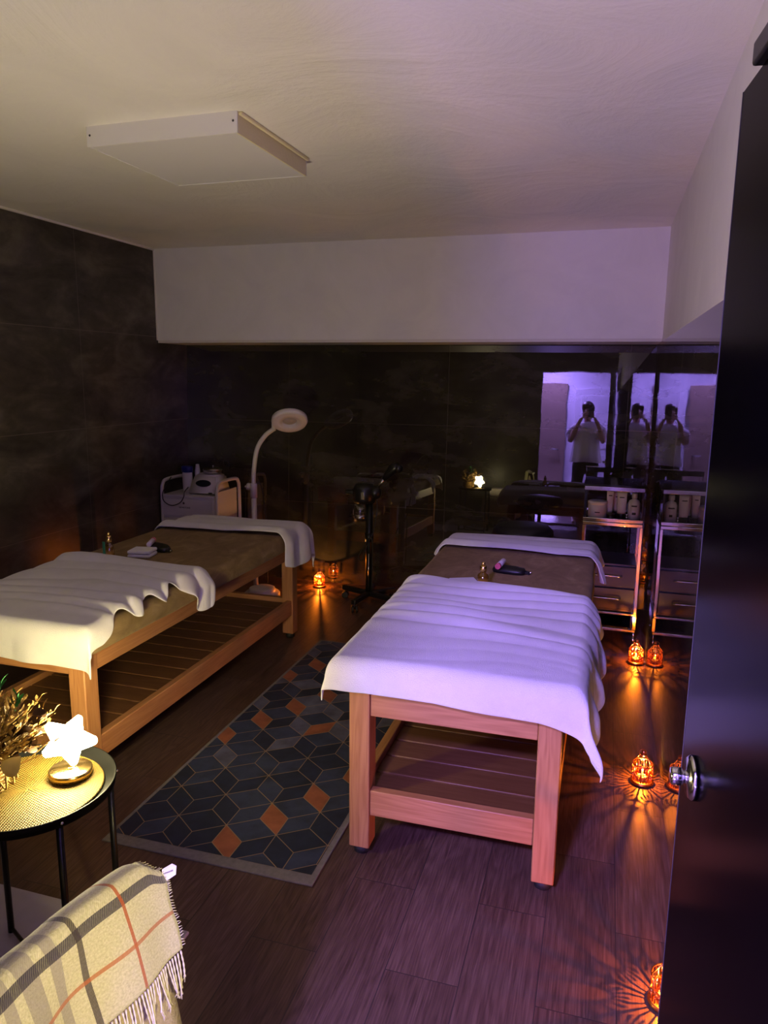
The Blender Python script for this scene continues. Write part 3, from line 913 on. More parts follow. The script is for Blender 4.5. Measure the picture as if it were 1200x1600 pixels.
# dried flower arrangement at the left edge of the table
def make_flowers():
    bx, by, bz = -1.428, 1.325, TZ+0.0048
    t = thing('dried_flower_arrangement', 'dried flowers and leaves in a wicker basket, left of the glowing star', 'flowers', (bx, by, bz)); t.scale = (1.18, 1.18, 1.18)
    bm = new_bm()
    lathe(bm, [(0.030, 0.0), (0.040, 0.002), (0.047, 0.030), (0.044, 0.062), (0.041, 0.064), (0.040, 0.055)], 28, cap=True)
    for k in range(7): 
        z = 0.006+k*0.009; rr = 0.0405+0.007*math.sin(min(1, z/0.05)*PI/2)
        tube(bm, [((rr+0.0015*math.sin(i*9+k*PI))*math.cos(2*PI*i/40), (rr+0.0015*math.sin(i*9+k*PI))*math.sin(2*PI*i/40), z) for i in range(40)], 0.0034, 6, closed=True)
    obj('basket', bm, 'wicker', t)
    bm = new_bm()
    for k in range(9):
        a = -1.5+k*0.35; p0 = Vector((0.045*math.cos(a), 0.045*math.sin(a), 0.03))
        tube(bm, bez([p0, p0+Vector((0.018*math.cos(a), 0.018*math.sin(a), -0.012)), p0+Vector((0.015*math.cos(a+0.4), 0.015*math.sin(a+0.4), 0.02))], 6), 0.0022, 6)
    obj('wicker_loop', bm, 'leaf_dry', t)
    r = random.Random(5)
    def leaf(bm, p, d, L, W_, n=6, curl=0.2, nrm_=None):
        d = d.normalized(); s = d.cross(nrm_ if nrm_ else Vector((r.uniform(-1, 1), r.uniform(-1, 1), 1))).normalized(); u_ = s.cross(d)
        rows = []
        for i in range(n+1):
            q = i/n; w_ = W_*math.sin(PI*min(1, 0.06+0.94*q))**0.8 if q < 1 else 0.0004
            c = p+d*L*q+u_*curl*L*math.sin(q*PI*0.8)*0.5
            rows.append((bm.verts.new(c-s*w_+u_*w_*0.25), bm.verts.new(c), bm.verts.new(c+s*w_+u_*w_*0.25)))
        for a, b in zip(rows, rows[1:]):
            for i in range(2):
                f = bm.faces.new((a[i], a[i+1], b[i+1], b[i])); f.smooth = True
    # dry grasses
    bm = new_bm()
    for k in range(230):
        a = r.uniform(-2.6, 3.2); el = r.uniform(0.35, 1.35); L = r.uniform(0.08, 0.165)
        d = Vector((math.cos(a)*math.cos(el), math.sin(a)*math.cos(el), math.sin(el)))
        p0 = Vector((r.uniform(-0.02, 0.02), r.uniform(-0.02, 0.02), 0.05))
        pts = bez([p0, p0+d*L*0.5+Vector((0, 0, 0.012)), p0+d*L], 5)
        tube(bm, pts, 0.0009, 4)
        for m in range(7):
            q = pts[-1-m % len(pts)]; e = (d+Vector((r.uniform(-1, 1), r.uniform(-1, 1), r.uniform(-0.6, 0.8)))*0.7)
            leaf(bm, q, e, r.uniform(0.012, 0.026), 0.0040, 3)
    tag(obj('dried_grass', bm, 'leaf_dry', t, recalc=False), 'straw coloured dried grass', None, None, 'stuff')
    # dark round leaves on stalks
    bm = new_bm()
    for p in ((0.075, 0.06, 0.135), (0.095, 0.085, 0.150), (0.085, 0.04, 0.110), (0.105, 0.055, 0.125)):
        pe = Vector(p); pts = bez([(0.01, 0.01, 0.055), pe*0.55+Vector((0, 0, 0.02)), pe], 6); tube(bm, pts, 0.0012, 5)
        for m in range(9):
            q = pts[min(len(pts)-1, 4+m)]+Vector((r.uniform(-.01, .01), r.uniform(-.01, .01), r.uniform(-.012, .012)))
            leaf(bm, q, Vector((r.uniform(-1, 1), r.uniform(-1, 0.5), r.uniform(-0.5, 1))), 0.027, 0.0125, 6, 0.1)
    obj('dark_sprig', bm, 'leaf_dark', t, recalc=False)['label'] = 'sprig of dark brown round leaves'
    bm = new_bm()                                            # green sprig at the top
    pts = bez([(0.0, 0.02, 0.06), (0.005, 0.03, 0.14), (0.022, 0.045, 0.225)], 8); tube(bm, pts, 0.0015, 5)
    pts2 = bez([(0.0, 0.02, 0.06), (0.02, 0.05, 0.12), (0.05, 0.06, 0.19)], 8); tube(bm, pts2, 0.0015, 5)
    for pp in (pts, pts2):
        for q in pp[4:]:
            for sx in (-1, 1):
                leaf(bm, q, Vector((sx*0.7, r.uniform(-0.4, 0.4), 0.9)), 0.026, 0.0035, 4)
    obj('green_sprig', bm, 'leaf_green', t, recalc=False)['label'] = 'bright green sprig'
    for p, d, L, W_ in (((0.062, -0.005, 0.050), (0.45, 0.15, 0.55), 0.058, 0.020), ((0.020, -0.045, 0.055), (0.35, -0.6, 0.12), 0.055, 0.019), ((0.045, -0.03, 0.045), (0.55, -0.5, -0.25), 0.050, 0.016), ((0.02, -0.03, 0.075), (0.3, -0.7, 0.5), 0.05, 0.016)):
        bm = new_bm(); leaf(bm, Vector(p), Vector(d), L, W_, 8, 0.3, Vector((0.5, -0.8, 0.4)))
        obj('large_leaf', bm, 'leaf_pale', t, recalc=False)
    bm = new_bm()
    for e_, w_ in (((0.125, 0.045, 0.085), 0.0016), ((0.12, 0.06, 0.10), 0.0012)):
        tube(bm, bez([(0.03, 0.0, 0.055), (0.08, 0.02, 0.065), e_], 6), w_, 5)
    obj('stalk', bm, 'stem', t)
make_flowers()

# ---------------------------------------------------------------- armchair with plaid blanket (bottom left)
CH = thing('armchair', 'beige armchair at the bottom left corner, under the plaid blanket', 'chair', (-0.95, 0.80, 0))
# world: back plane runs from (-0.68,0.955) to (-0.73,0.66); ridge z 0.745
def chw(x, y, z): return Vector((x+0.95, y-0.80, z))
def ridge_pt(u):                                     # u metres along the ridge, 0 near, 0.30 far
    y = 0.655+u
    x = -0.733+0.052*(u/0.30)**1.6
    z = 0.742+0.004*math.sin(u*8)
    return x, y, z
bm = new_bm()
prev = None
for i in range(25):
    u = -0.16+0.455*i/24
    x, y, z = ridge_pt(max(u, 0)); y = 0.655+u
    z -= 0.010; e = 0.035*max(0, (i-21)/3)**2
    ring = [bm.verts.new(chw(*p)) for p in ((x-0.050, y, 0.30), (x-0.044, y, z-0.045-e), (x-0.032, y, z-0.016-e), (x-0.018, y, z-0.010-e), (x-0.008, y, z-0.04-e), (x+0.014, y, 0.60), (x+0.045, y, 0.42), (x+0.050, y, 0.12))]
    if prev:
        for k in range(8):
            f = bm.faces.new((prev[k], prev[(k+1) % 8], ring[(k+1) % 8], ring[k])); f.smooth = True
    else: bm.faces.new(ring)
    prev = ring
bm.faces.new(list(reversed(prev)))
obj('backrest', bm, 'upholstery', CH)
bm = new_bm(); box(bm, *(chw(-1.30, 0, 0).x, chw(-0.80, 0, 0).x), -0.26, 0.13, 0.14, 0.40, 0.05, 4); obj('seat', bm, 'upholstery', CH)
bm = new_bm(); box(bm, chw(-1.22, 0, 0).x, chw(-0.81, 0, 0).x, -0.24, 0.09, 0.405, 0.50, 0.04, 5); obj('seat_cushion', bm, 'seat_linen', CH)
for sx in (-1.25, -0.74):
    for sy in (-0.22, 0.11):
        bm = new_bm(); lathe(bm, [(0.014, 0.0105 if sx < -1 else 0.0105), (0.02, 0.15)], 14, (sx+0.95, sy, 0)); obj('leg', bm, 'wood_z', CH)
def make_blanket():
    bm = new_bm(); uvl = bm.loops.layers.uv.new('UVMap')
    nu, nv = 70, 60
    V0, V1 = -0.16, 0.168
    G = []
    for i in range(nu+1):
        u = -0.12+0.425*i/nu; row = []
        uu = max(u, 0)
        x, y, z = ridge_pt(uu); y = 0.655+u
        V1u = V1+0.010*math.sin(u*9)+0.02*(0.3-u)
        for j in range(nv+1):
            v = V0+(V1u-V0)*j/nv
            far = ss(u, 0.22, 0.305)
            if v < 0.0:                                # inner side of the back (seat side)
                q = -v
                px = x-0.010-min(q, 0.045)*0.9-max(0, q-0.045)*0.08; pz = z+0.004-0.02*(min(q, 0.05)/0.05)**2-max(0, q-0.045)*0.96
            else:
                # over the edge then down, sloping out
                k = ss(v, 0.0, 0.03)
                px = x-0.010+0.020*k+0.22*max(0, v-0.015)
                pz = z+0.004-0.012*k*k-max(0, v-0.012)*0.95
            wv = 0.006*math.sin(u*34+v*7)*ss(v, 0.02, 0.12)+0.004*fbm(u*14, v*10, 4)
            px += wv+0.004; py = y-0.018*max(0, v)*far*5*0.3
            py += 0.012*fbm(v*9, u*3, 8)*far
            pz -= 0.030*far*max(0, 1-abs(v)/0.06)*ss(u, 0.27, 0.305)
            row.append((bm.verts.new((px, py, pz)), u, v))
        G.append(row)
    for i in range(nu):
        for j in range(nv):
            q = (G[i][j], G[i+1][j], G[i+1][j+1], G[i][j+1])
            f = bm.faces.new([a[0] for a in q]); f.smooth = True
            for lp_, a in zip(f.loops, q): lp_[uvl].uv = (a[1], a[2])
    edge = [G[i][nv][0].co.copy() for i in range(nu+1)]
    rim = [G[nu][j][0].co.copy() for j in range(nv+1)]
    o = obj('plaid_blanket', bm, 'plaid', recalc=False)
    sm = o.modifiers.new('thickness', 'SOLIDIFY'); sm.thickness = 0.004; sm.offset = 1
    tag(o, 'cream wool blanket with black, grey and rust check stripes over the armchair back', 'blanket')
    r = random.Random(3)
    bm = new_bm()
    for i in range(2, nu, 1):
        p = edge[i]+Vector((0.002, 0, 0))
        L = r.uniform(0.045, 0.07); sw = Vector((r.uniform(0.0, 0.012), r.uniform(-0.012, 0.012), 0))
        pts = bez([p, p+Vector((0.004, 0, -L*0.5))+sw*0.3, p+Vector((0.004, 0, -L))+sw], 6)
        tube(bm, pts, [0.0016+0.0005*math.sin(k*2.2) for k in range(len(pts)-1)]+[0.0028], 5)
        for m in range(3):
            tube(bm, [pts[-1], pts[-1]+Vector((r.uniform(-.004, .004), r.uniform(-.004, .004), -0.008))], 0.0006, 4)
    fr = obj('fringe', bm, 'fringe_wool', o); fr['label'] = 'twisted cream fringe along the lower hem'
    bm = new_bm()
    for j in range(16, nv, 1):
        p = rim[j]; tube(bm, [p, p+Vector((0.003, 0.005, r.uniform(-.003, .002)))], 0.0008, 4)
    obj('frayed_edge', bm, 'fringe_wool', o)
    # care label sticking out of the far edge
    p = rim[int(nv*0.54)]
    bm = new_bm()
    e1 = (0.86*rt+0.42*u2-0.2*fw).normalized()           # along the tag
    e2 = (-0.20*rt-0.95*u2).normalized()
    q0 = p+Vector((-0.001, 0.004, 0.004))
    n_ = e1.cross(e2).normalized()
    P = []
    for (a, b, h) in ((0, 0, 0), (0.018, -0.003, 0.002), (0.030, 0.004, 0.0), (0.033, 0.020, 0), (0.016, 0.025, 0.001), (0.004, 0.026, 0)): P.append(q0+e1*a+e2*b+n_*h)
    va = [bm.verts.new(a) for a in P]; vb = [bm.verts.new(a-n_*0.0008) for a in P]
    bm.faces.new(va); bm.faces.new(list(reversed(vb)))
    for i in range(6): bm.faces.new((va[i], vb[i], vb[(i+1) % 6], va[(i+1) % 6]))
    tg = obj('care_tag', bm, 'tag_white', o); tg['label'] = 'white sewn-in fabric tag with small dark lettering'
    nn = n_ if n_.dot(Vector((0, 0, H))-q0) > 0 else -n_
    x_ = (e1-nn*e1.dot(nn)).normalized(); y_ = nn.cross(x_)
    R3 = Matrix((x_, y_, nn)).transposed()
    text_mesh('tag_lettering', 'POMANDERE', 0.0034, 'ink', tg, q0+e1*0.0155+e2*0.010+nn*0.0012, R3.to_euler(), 0.0001)
make_blanket()

# ---------------------------------------------------------------- magnifier lamp
ml = thing('magnifier_lamp', 'white magnifying lamp on a round floor base behind the left bed', 'lamp', (-2.245, 4.54, 0))
bm = new_bm(); lathe(bm, [(0.118, 0), (0.125, 0.006), (0.125, 0.030), (0.116, 0.040), (0.098, 0.042), (0.094, 0.050), (0.090, 0.066), (0.078, 0.072), (0.02, 0.074)], 48); obj('base', bm, 'white_plastic', ml)
bm = new_bm(); lathe(bm, [(0.019, 0.074), (0.019, 0.72)], 20, (-0.068, 0.04, 0)); lathe(bm, [(0.024, 0.70), (0.024, 0.79), (0.021, 0.80)], 20, (-0.068, 0.04, 0)); obj('pole', bm, 'white_plastic', ml)
bm = new_bm(); lathe(bm, [(0.012, 0), (0.024, 0.006), (0.027, 0.02), (0.024, 0.03)], 16, (-0.085, 0.04, 0.775), mat=Matrix.Rotation(-PI/2, 3, 'Y')); ball(bm, (-0.128, 0.04, 0.775), 0.008); obj('joint_knob', bm, 'white_plastic', ml)
bm = new_bm(); tube(bm, bez([(-0.068, 0.04, 0.79), (-0.062, 0.04, 0.90), (-0.035, 0.04, 1.04), (0.025, 0.04, 1.13), (0.085, 0.045, 1.178)], 8), 0.0155, 14); obj('gooseneck', bm, 'off_white', ml)
hd = Vector((0.205, 0.05, 1.235))
ax = Vector((0.27, -0.55, -0.79)).normalized()
R3 = ax.to_track_quat('-Z', 'Y').to_matrix()
bm = new_bm(); lathe(bm, [(0.046, 0.012), (0.048, 0.028), (0.105, 0.030), (0.119, 0.022), (0.121, 0.0), (0.114, -0.014), (0.110, -0.014)], 48, hd, mat=R3, cap=False); obj('ring_head', bm, 'white_plastic', ml)
bm = new_bm(); lathe(bm, [(0.110, -0.013), (0.085, -0.016), (0.055, -0.012), (0.046, 0.010)], 48, hd, mat=R3, cap=False); obj('diffuser_ring', bm, 'diffuser', ml)
bm = new_bm(); lathe(bm, [(0.0465, 0.004), (0.03, -0.002), (0.001, -0.004)], 32, hd, mat=R3, cap=False); obj('lens', bm, 'lens_glass', ml)
bm = new_bm(); box(bm, 0.078, 0.102, 0.03, 0.06, 1.165, 1.225, 0.008, 3); obj('head_joint', bm, 'off_white', ml)
bm = new_bm(); tube(bm, bez([(-0.045, 0.045, 0.80), (-0.02, 0.06, 0.78), (0.0, 0.07, 0.60), (0.005, 0.08, 0.35), (0.0, 0.09, 0.08)], 8), 0.0035, 8); obj('power_cord', bm, 'black_rubber', ml)

# ---------------------------------------------------------------- white cabinet with machine
cb = thing('salon_cabinet', 'white metal drawer cabinet with side handles in the back left corner', 'cabinet', (-2.86, 4.655, 0))
bm = new_bm(); box(bm, -0.225, 0.195, 0.0, 0.34, 0.30, 0.655, 0.004); obj('cabinet_body', bm, 'white_enamel', cb)
bm = new_bm(); box(bm, -0.222, 0.192, -0.018, -0.001, 0.52, 0.645, 0.003); dr = obj('drawer', bm, 'white_enamel', cb)
bm = new_bm(); lathe(bm, [(0.008, 0), (0.008, 0.004), (0.003, 0.005)], 16, (-0.045, -0.018, 0.616), mat=Matrix.Rotation(PI/2, 3, 'X')); obj('lock', bm, 'steel', dr)
text_mesh('lettering', 'NEWSTONE', 0.017, 'ink', dr, (-0.04, -0.0185, 0.582), (PI/2, 0, 0))
bm = new_bm(); box(bm, -0.222, 0.192, -0.018, -0.001, 0.32, 0.50, 0.003); obj('drawer', bm, 'white_enamel', cb)
bm = new_bm(); box(bm, -0.225, 0.195, -0.012, 0.34, 0.656, 0.672, 0.004); obj('cabinet_top', bm, 'white_enamel', cb)
for sx in (-0.235, 0.215):
    bm = new_bm(); tube(bm, bez([(sx, 0.0, 0.06), (sx, 0.0, 0.30), (sx, 0.0, 0.66), (sx, 0.015, 0.745), (sx, 0.07, 0.772), (sx, 0.27, 0.772), (sx, 0.325, 0.745), (sx, 0.34, 0.66), (sx, 0.34, 0.3), (sx, 0.34, 0.06)], 6), 0.013, 12)
    obj('side_handle', bm, 'white_enamel', cb)
    for y in (0.0, 0.34):
        bm = new_bm(); lathe(bm, [(0.026, -0.012), (0.028, 0), (0.026, 0.012)], 18, (sx, y, 0.028), mat=Matrix.Rotation(PI/2, 3, 'Y')); box(bm, sx-0.012, sx+0.012, y-0.012, y+0.012, 0.045, 0.075, 0.002); obj('caster', bm, 'black_rubber', cb)
bm = new_bm(); box(bm, 0.196, 0.204, 0.02, 0.32, 0.50, 0.70, 0.002); obj('side_panel', bm, 'off_white', cb)
CT = 0.6735
# skin machine on the cabinet
mc = thing('skin_care_machine', 'white sloped beauty machine with dark display on the white cabinet', 'machine', (-2.785, 4.795, CT))
bm = new_bm()
pr_ = [(-0.105, 0.0), (-0.105, 0.025), (-0.05, 0.135), (0.03, 0.15), (0.10, 0.13), (0.115, 0.0)]
va = [bm.verts.new((-0.122, y, z)) for y, z in pr_]; vb = [bm.verts.new((0.122, y*0.98, z)) for y, z in pr_]
for k in range(3, 4): pass
bm.faces.new(va); bm.faces.new(list(reversed(vb)))
for i in range(6): bm.faces.new((va[i], va[(i+1) % 6], vb[(i+1) % 6], vb[i]))
for v in bm.verts: v.co.x *= (1-0.28*(v.co.z/0.15))
bmesh.ops.bevel(bm, geom=bm.edges[:], offset=0.012, segments=3, affect='EDGES')
obj('body', bm, 'white_plastic', mc, smooth=True)
bm = new_bm(); sl = math.atan2(0.11, 0.055)
Rx = Matrix.Rotation(sl, 3, 'X')
lathe(bm, [(1, 0), (1, 0.004), (0.9, 0.006)], 32, (0, 0, 0))
for v in bm.verts: v.co = Rx @ Vector((v.co.x*0.062, v.co.y*0.026, v.co.z)) + Vector((0.0, -0.0795, 0.082))
obj('display', bm, 'screen_dark', mc)
bm = new_bm(); box(bm, 0.055, 0.085, -0.111, -0.104, 0.012, 0.022, 0.002); obj('button', bm, 'ink', mc)
bm = new_bm(); lathe(bm, [(0.07, 0.148), (0.072, 0.17), (0.074, 0.172), (0.074, 0.176), (0.055, 0.186), (0.012, 0.192)], 32, (0.02, 0.03, 0)); lathe(bm, [(0.004, 0.19), (0.010, 0.2), (0.003, 0.204)], 12, (0.02, 0.03, 0)); obj('pot_lid', bm, 'steel', mc)
sb = thing('spray_bottle', 'white bottle with a blue cap leaning beside the beauty machine', 'bottle', (-2.955, 4.78, CT))
bm = new_bm(); lathe(bm, [(0.028, 0), (0.032, 0.006), (0.038, 0.03), (0.040, 0.10), (0.038, 0.150)], 24); 
for v in bm.verts: v.co.y *= 0.7
obj('bottle_body', bm, 'white_plastic', sb)
bm = new_bm(); lathe(bm, [(0.040, 0.150), (0.044, 0.152), (0.044, 0.19), (0.040, 0.195)], 24)
for v in bm.verts: v.co.y *= 0.75
obj('cap', bm, 'blue_cap', sb)
pb = thing('handpiece', 'slim cream handpiece standing behind the blue-capped bottle', 'handpiece', (-2.925, 4.875, CT))
bm = new_bm(); lathe(bm, [(0.02, 0), (0.022, 0.01), (0.020, 0.15), (0.012, 0.20)], 18); obj('handpiece_body', bm, 'off_white', pb)
cbk = thing('black_cable', 'thin black cable looping over the front of the white cabinet', 'cable', (-2.96, 4.645, CT))
bm = new_bm(); tube(bm, bez([(0.055, 0.06, 0.05), (0.06, 0.0, 0.025), (0.062, -0.018, -0.01), (0.03, -0.022, -0.055), (-0.04, -0.022, -0.078), (-0.10, -0.022, -0.05), (-0.112, -0.02, 0.0), (-0.10, 0.0, 0.05), (-0.085, 0.06, 0.12)], 8), 0.0035, 8); obj('cord', bm, 'black_rubber', cbk)

# ---------------------------------------------------------------- facial steamer
st = thing('facial_steamer', 'black facial steamer on a wheeled star base between the beds', 'steamer', (-1.485, 4.63, 0))
bm = new_bm(); lathe(bm, [(0.024, 0.07), (0.024, 0.76)], 20); lathe(bm, [(0.029, 0.44), (0.029, 0.50)], 20); obj('pole', bm, 'black_metal', st)
bm = new_bm(); tube(bm, [(0.006, -0.0275, 0.10), (0.006, -0.0275, 0.36)], 0.004, 6); obj('pole_strip', bm, 'steel', st)
for k, (a, L) in enumerate(((158, .235), (262, .235), (335, .22), (42, .20), (100, .20))):
    a = math.radians(a)
    bm = new_bm(); box(bm, 0.01, L, -0.017, 0.017, 0.058, 0.092, 0.006)
    bmesh.ops.rotate(bm, verts=bm.verts, cent=(0, 0, 0), matrix=Matrix.Rotation(a, 3, 'Z'))
    arm = obj('base_arm', bm, 'black_plastic', st)
    bm = new_bm()
    c = Vector(((L-0.02)*math.cos(a), (L-0.02)*math.sin(a), 0.024))
    for dy in (-0.014, 0.014):
        lathe(bm, [(0.018, -0.009), (0.024, -0.006), (0.024, 0.006), (0.018, 0.009)], 20, c+Vector((-math.sin(a+.6)*dy, math.cos(a+.6)*dy, 0)), mat=Matrix.Rotation(a+0.6, 3, 'Z') @ Matrix.Rotation(PI/2, 3, 'X'))
    lathe(bm, [(0.008, 0.0), (0.008, 0.04)], 10, c); obj('caster', bm, 'black_rubber', arm)
bm = new_bm(); lathe(bm, [(0.02, 0.70), (0.070, 0.705), (0.078, 0.73), (0.076, 0.80), (0.060, 0.83), (0.02, 0.835)], 32, (-0.035, 0.0, 0)); box(bm, -0.165, -0.09, -0.03, 0.03, 0.755, 0.785, 0.008); ball(bm, (0.04, 0.0, 0.775), 0.045, 18, 12); obj('steamer_head', bm, 'black_plastic', st)
bm = new_bm(); box(bm, -0.036, -0.012, -0.078, -0.070, 0.735, 0.785, 0.002); obj('label_plate', bm, 'steel', st)
bm = new_bm(); lathe(bm, [(0.045, 0.575), (0.052, 0.58), (0.054, 0.64), (0.046, 0.70)], 24, (-0.065, 0.0, 0)); obj('water_jar', bm, 'glass_clear', st)
bm = new_bm(); lathe(bm, [(0.047, 0.582), (0.049, 0.625)], 24, (-0.065, 0, 0)); obj('jar_cage', bm, 'steel', st)
bm = new_bm(); tube(bm, [(0.045, 0, 0.80), (0.115, -0.005, 0.885)], 0.011, 12); obj('arm', bm, 'steel', st)
bm = new_bm(); tube(bm, [(0.100, 0, 0.868), (0.125, 0, 0.90), (0.160, 0, 0.935), (0.185, 0, 0.952), (0.20, 0, 0.955)], [0.018, 0.026, 0.034, 0.036, 0.028], 18); ball(bm, (0.20, 0, 0.945), 0.030); obj('nozzle', bm, 'black_plastic', st)
bm = new_bm(); tube(bm, bez([(0.055, -0.01, 0.73), (0.06, -0.02, 0.65), (0.035, -0.035, 0.50), (0.0, -0.04, 0.45), (-0.05, -0.05, 0.36), (-0.055, -0.05, 0.325), (-0.03, -0.05, 0.32), (-0.02, -0.045, 0.37), (0.03, -0.04, 0.47), (0.035, -0.035, 0.30), (0.03, -0.035, 0.10)], 8), 0.0038, 8); obj('cord', bm, 'black_rubber', st)

# ---------------------------------------------------------------- stool behind the right bed
so = thing('rolling_stool', 'black padded rolling stool behind the head of the right bed', 'stool', (-0.432, 4.33, 0))
bm = new_bm(); lathe(bm, [(0.12, 0.585), (0.165, 0.600), (0.180, 0.625), (0.176, 0.655), (0.150, 0.680), (0.08, 0.690), (0.002, 0.692)], 48, cap=False); obj('seat', bm, 'black_leather', so)
bm = new_bm(); lathe(bm, [(0.10, 0.57), (0.13, 0.578), (0.13, 0.586)], 32); obj('seat_plate', bm, 'black_metal', so)
bm = new_bm(); lathe(bm, [(0.022, 0.10), (0.022, 0.35), (0.014, 0.352), (0.014, 0.575)], 16); obj('gas_column', bm, 'chrome', so)
for k in range(5):
    a = 2*PI*k/5+0.3
    bm = new_bm(); tube(bm, [(0.0, 0, 0.11), (0.2*math.cos(a), 0.2*math.sin(a), 0.065)], [0.02, 0.013], 10); lg = obj('base_arm', bm, 'black_plastic', so)
    bm = new_bm(); lathe(bm, [(0.02, -0.012), (0.024, 0), (0.02, 0.012)], 16, (0.2*math.cos(a), 0.2*math.sin(a), 0.024), mat=Matrix.Rotation(PI/2, 3, 'X')); lathe(bm, [(0.006, 0.024), (0.006, 0.06)], 8, (0.2*math.cos(a), 0.2*math.sin(a), 0)); obj('caster', bm, 'black_rubber', lg)

# ---------------------------------------------------------------- black and chrome trolley
TRX0, TRX1, TRY0, TRY1 = -0.095, 0.240, 4.38, 4.72
tr = thing('salon_trolley', 'black drawer trolley with chrome frames in the back right corner', 'trolley', (0, 0, 0))
def hoop(bm, z0, z1, wdt=0.016):
    box(bm, TRX0, TRX1, TRY0, TRY0+wdt, z0, z1, 0.003); box(bm, TRX0, TRX1, TRY1-wdt, TRY1, z0, z1, 0.003)
    box(bm, TRX0, TRX0+wdt, TRY0+wdt, TRY1-wdt, z0, z1, 0.003); box(bm, TRX1-wdt, TRX1, TRY0+wdt, TRY1-wdt, z0, z1, 0.003)
bm = new_bm(); hoop(bm, 0.904, 0.930); obj('top_frame', bm, 'chrome', tr)
bm = new_bm(); box(bm, TRX0-0.004, TRX1+0.006, TRY0-0.004, TRY1, 0.931, 0.940, 0.002); obj('top_shelf', bm, 'smoke_glass', tr)
bm = new_bm(); hoop(bm, 0.700, 0.7205); hoop(bm, 0.7225, 0.744); obj('middle_frame', bm, 'chrome', tr)
bm = new_bm(); box(bm, TRX0+0.017, TRX1-0.017, TRY0+0.017, TRY1-0.017, 0.725, 0.737); obj('middle_shelf', bm, 'smoke_glass', tr)
for x in (TRX0, TRX1-0.016):
    for y in (TRY0, TRY1-0.016):
        bm = new_bm(); box(bm, x+0.001, x+0.015, y+0.001, y+0.015, 0.184, 0.699); box(bm, x, x+0.016, y, y+0.016, 0.088, 0.169)
        pst = obj('post', bm, 'chrome', tr)
        bm = new_bm(); lathe(bm, [(0.018, -0.009), (0.023, 0), (0.018, 0.009)], 16, (x+0.008, y+0.008, 0.0235), mat=Matrix.Rotation(PI/2, 3, 'Y')); lathe(bm, [(0.006, 0.03), (0.006, 0.069)], 8, (x+0.008, y+0.008, 0)); obj('caster', bm, 'steel', pst)
for x in (TRX0+0.004, TRX1-0.012):
    for y in (TRY0+0.004, TRY1-0.012):
        bm = new_bm(); box(bm, x, x+0.008, y, y+0.008, 0.745, 0.9035); obj('thin_post', bm, 'black_metal', tr)
bm = new_bm(); hoop(bm, 0.170, 0.184); obj('lower_frame', bm, 'chrome', tr)
bm = new_bm(); hoop(bm, 0.070, 0.087); obj('bottom_frame', bm, 'chrome', tr)
bm = new_bm(); box(bm, TRX0+0.017, TRX1-0.017, TRY0+0.017, TRY1-0.017, 0.073, 0.081); obj('bottom_shelf', bm, 'smoke_glass', tr)
bm = new_bm(); box(bm, TRX0+0.018, TRX1-0.018, TRY0+0.018, TRY1-0.018, 0.186, 0.475, 0.003); obj('drawer_case', bm, 'black_plastic', tr)
for z0, z1 in ((0.340, 0.462), (0.205, 0.330)):
    bm = new_bm(); box(bm, TRX0+0.019, TRX1-0.019, TRY0-0.002, TRY0+0.0175, z0, z1, 0.003); dw = obj('drawer', bm, 'dark_drawer', tr)
    bm = new_bm(); zc = z0+0.068; tube(bm, [(-0.015, TRY0-0.003, zc), (-0.012, TRY0-0.020, zc), (0.000, TRY0-0.022, zc), (0.130, TRY0-0.022, zc), (0.142, TRY0-0.020, zc), (0.145, TRY0-0.003, zc)], 0.0042, 8); obj('handle', bm, 'chrome', dw)
SZ = 0.7372
def jar(name, label, loc, prof, mat, capprof=None, capmat='white_plastic', cat='jar', group=None, flat=1.0, mark=None, rz=0):
    t = thing(name, label, cat, loc, rz, group)
    bm = new_bm(); lathe(bm, prof, 28)
    for v in bm.verts: v.co.y *= flat
    obj('container', bm, mat, t)
    if capprof:
        bm = new_bm(); lathe(bm, capprof, 28)
        for v in bm.verts: v.co.y *= flat
        obj('cap', bm, capmat, t)
    if mark:
        bm = new_bm()
        for (z, hw_, hh, r_) in mark:
            n = 8; half = hw_/r_
            lo = []; hi = []
            for i in range(n+1):
                a = -PI/2-half+2*half*i/n
                lo.append(bm.verts.new((r_*1.012*math.cos(a), r_*1.012*math.sin(a)*flat, z-hh))); hi.append(bm.verts.new((r_*1.012*math.cos(a), r_*1.012*math.sin(a)*flat, z+hh)))
            for i in range(n): bm.faces.new((lo[i], lo[i+1], hi[i+1], hi[i]))
        obj('label_print', bm, 'ink', t)
    return t
GP = 'products on the middle shelf of the black trolley'
jar('cream_jar', 'wide white cream jar at the left end of the trolley shelf', (-0.016, 4.455, SZ), [(0.048, 0), (0.053, 0.004), (0.054, 0.078)], 'white_plastic', [(0.055, 0.0785), (0.056, 0.081), (0.056, 0.092), (0.05, 0.097), (0.003, 0.098)], group=GP, mark=[(0.035, 0.014, 0.003, 0.0535)])
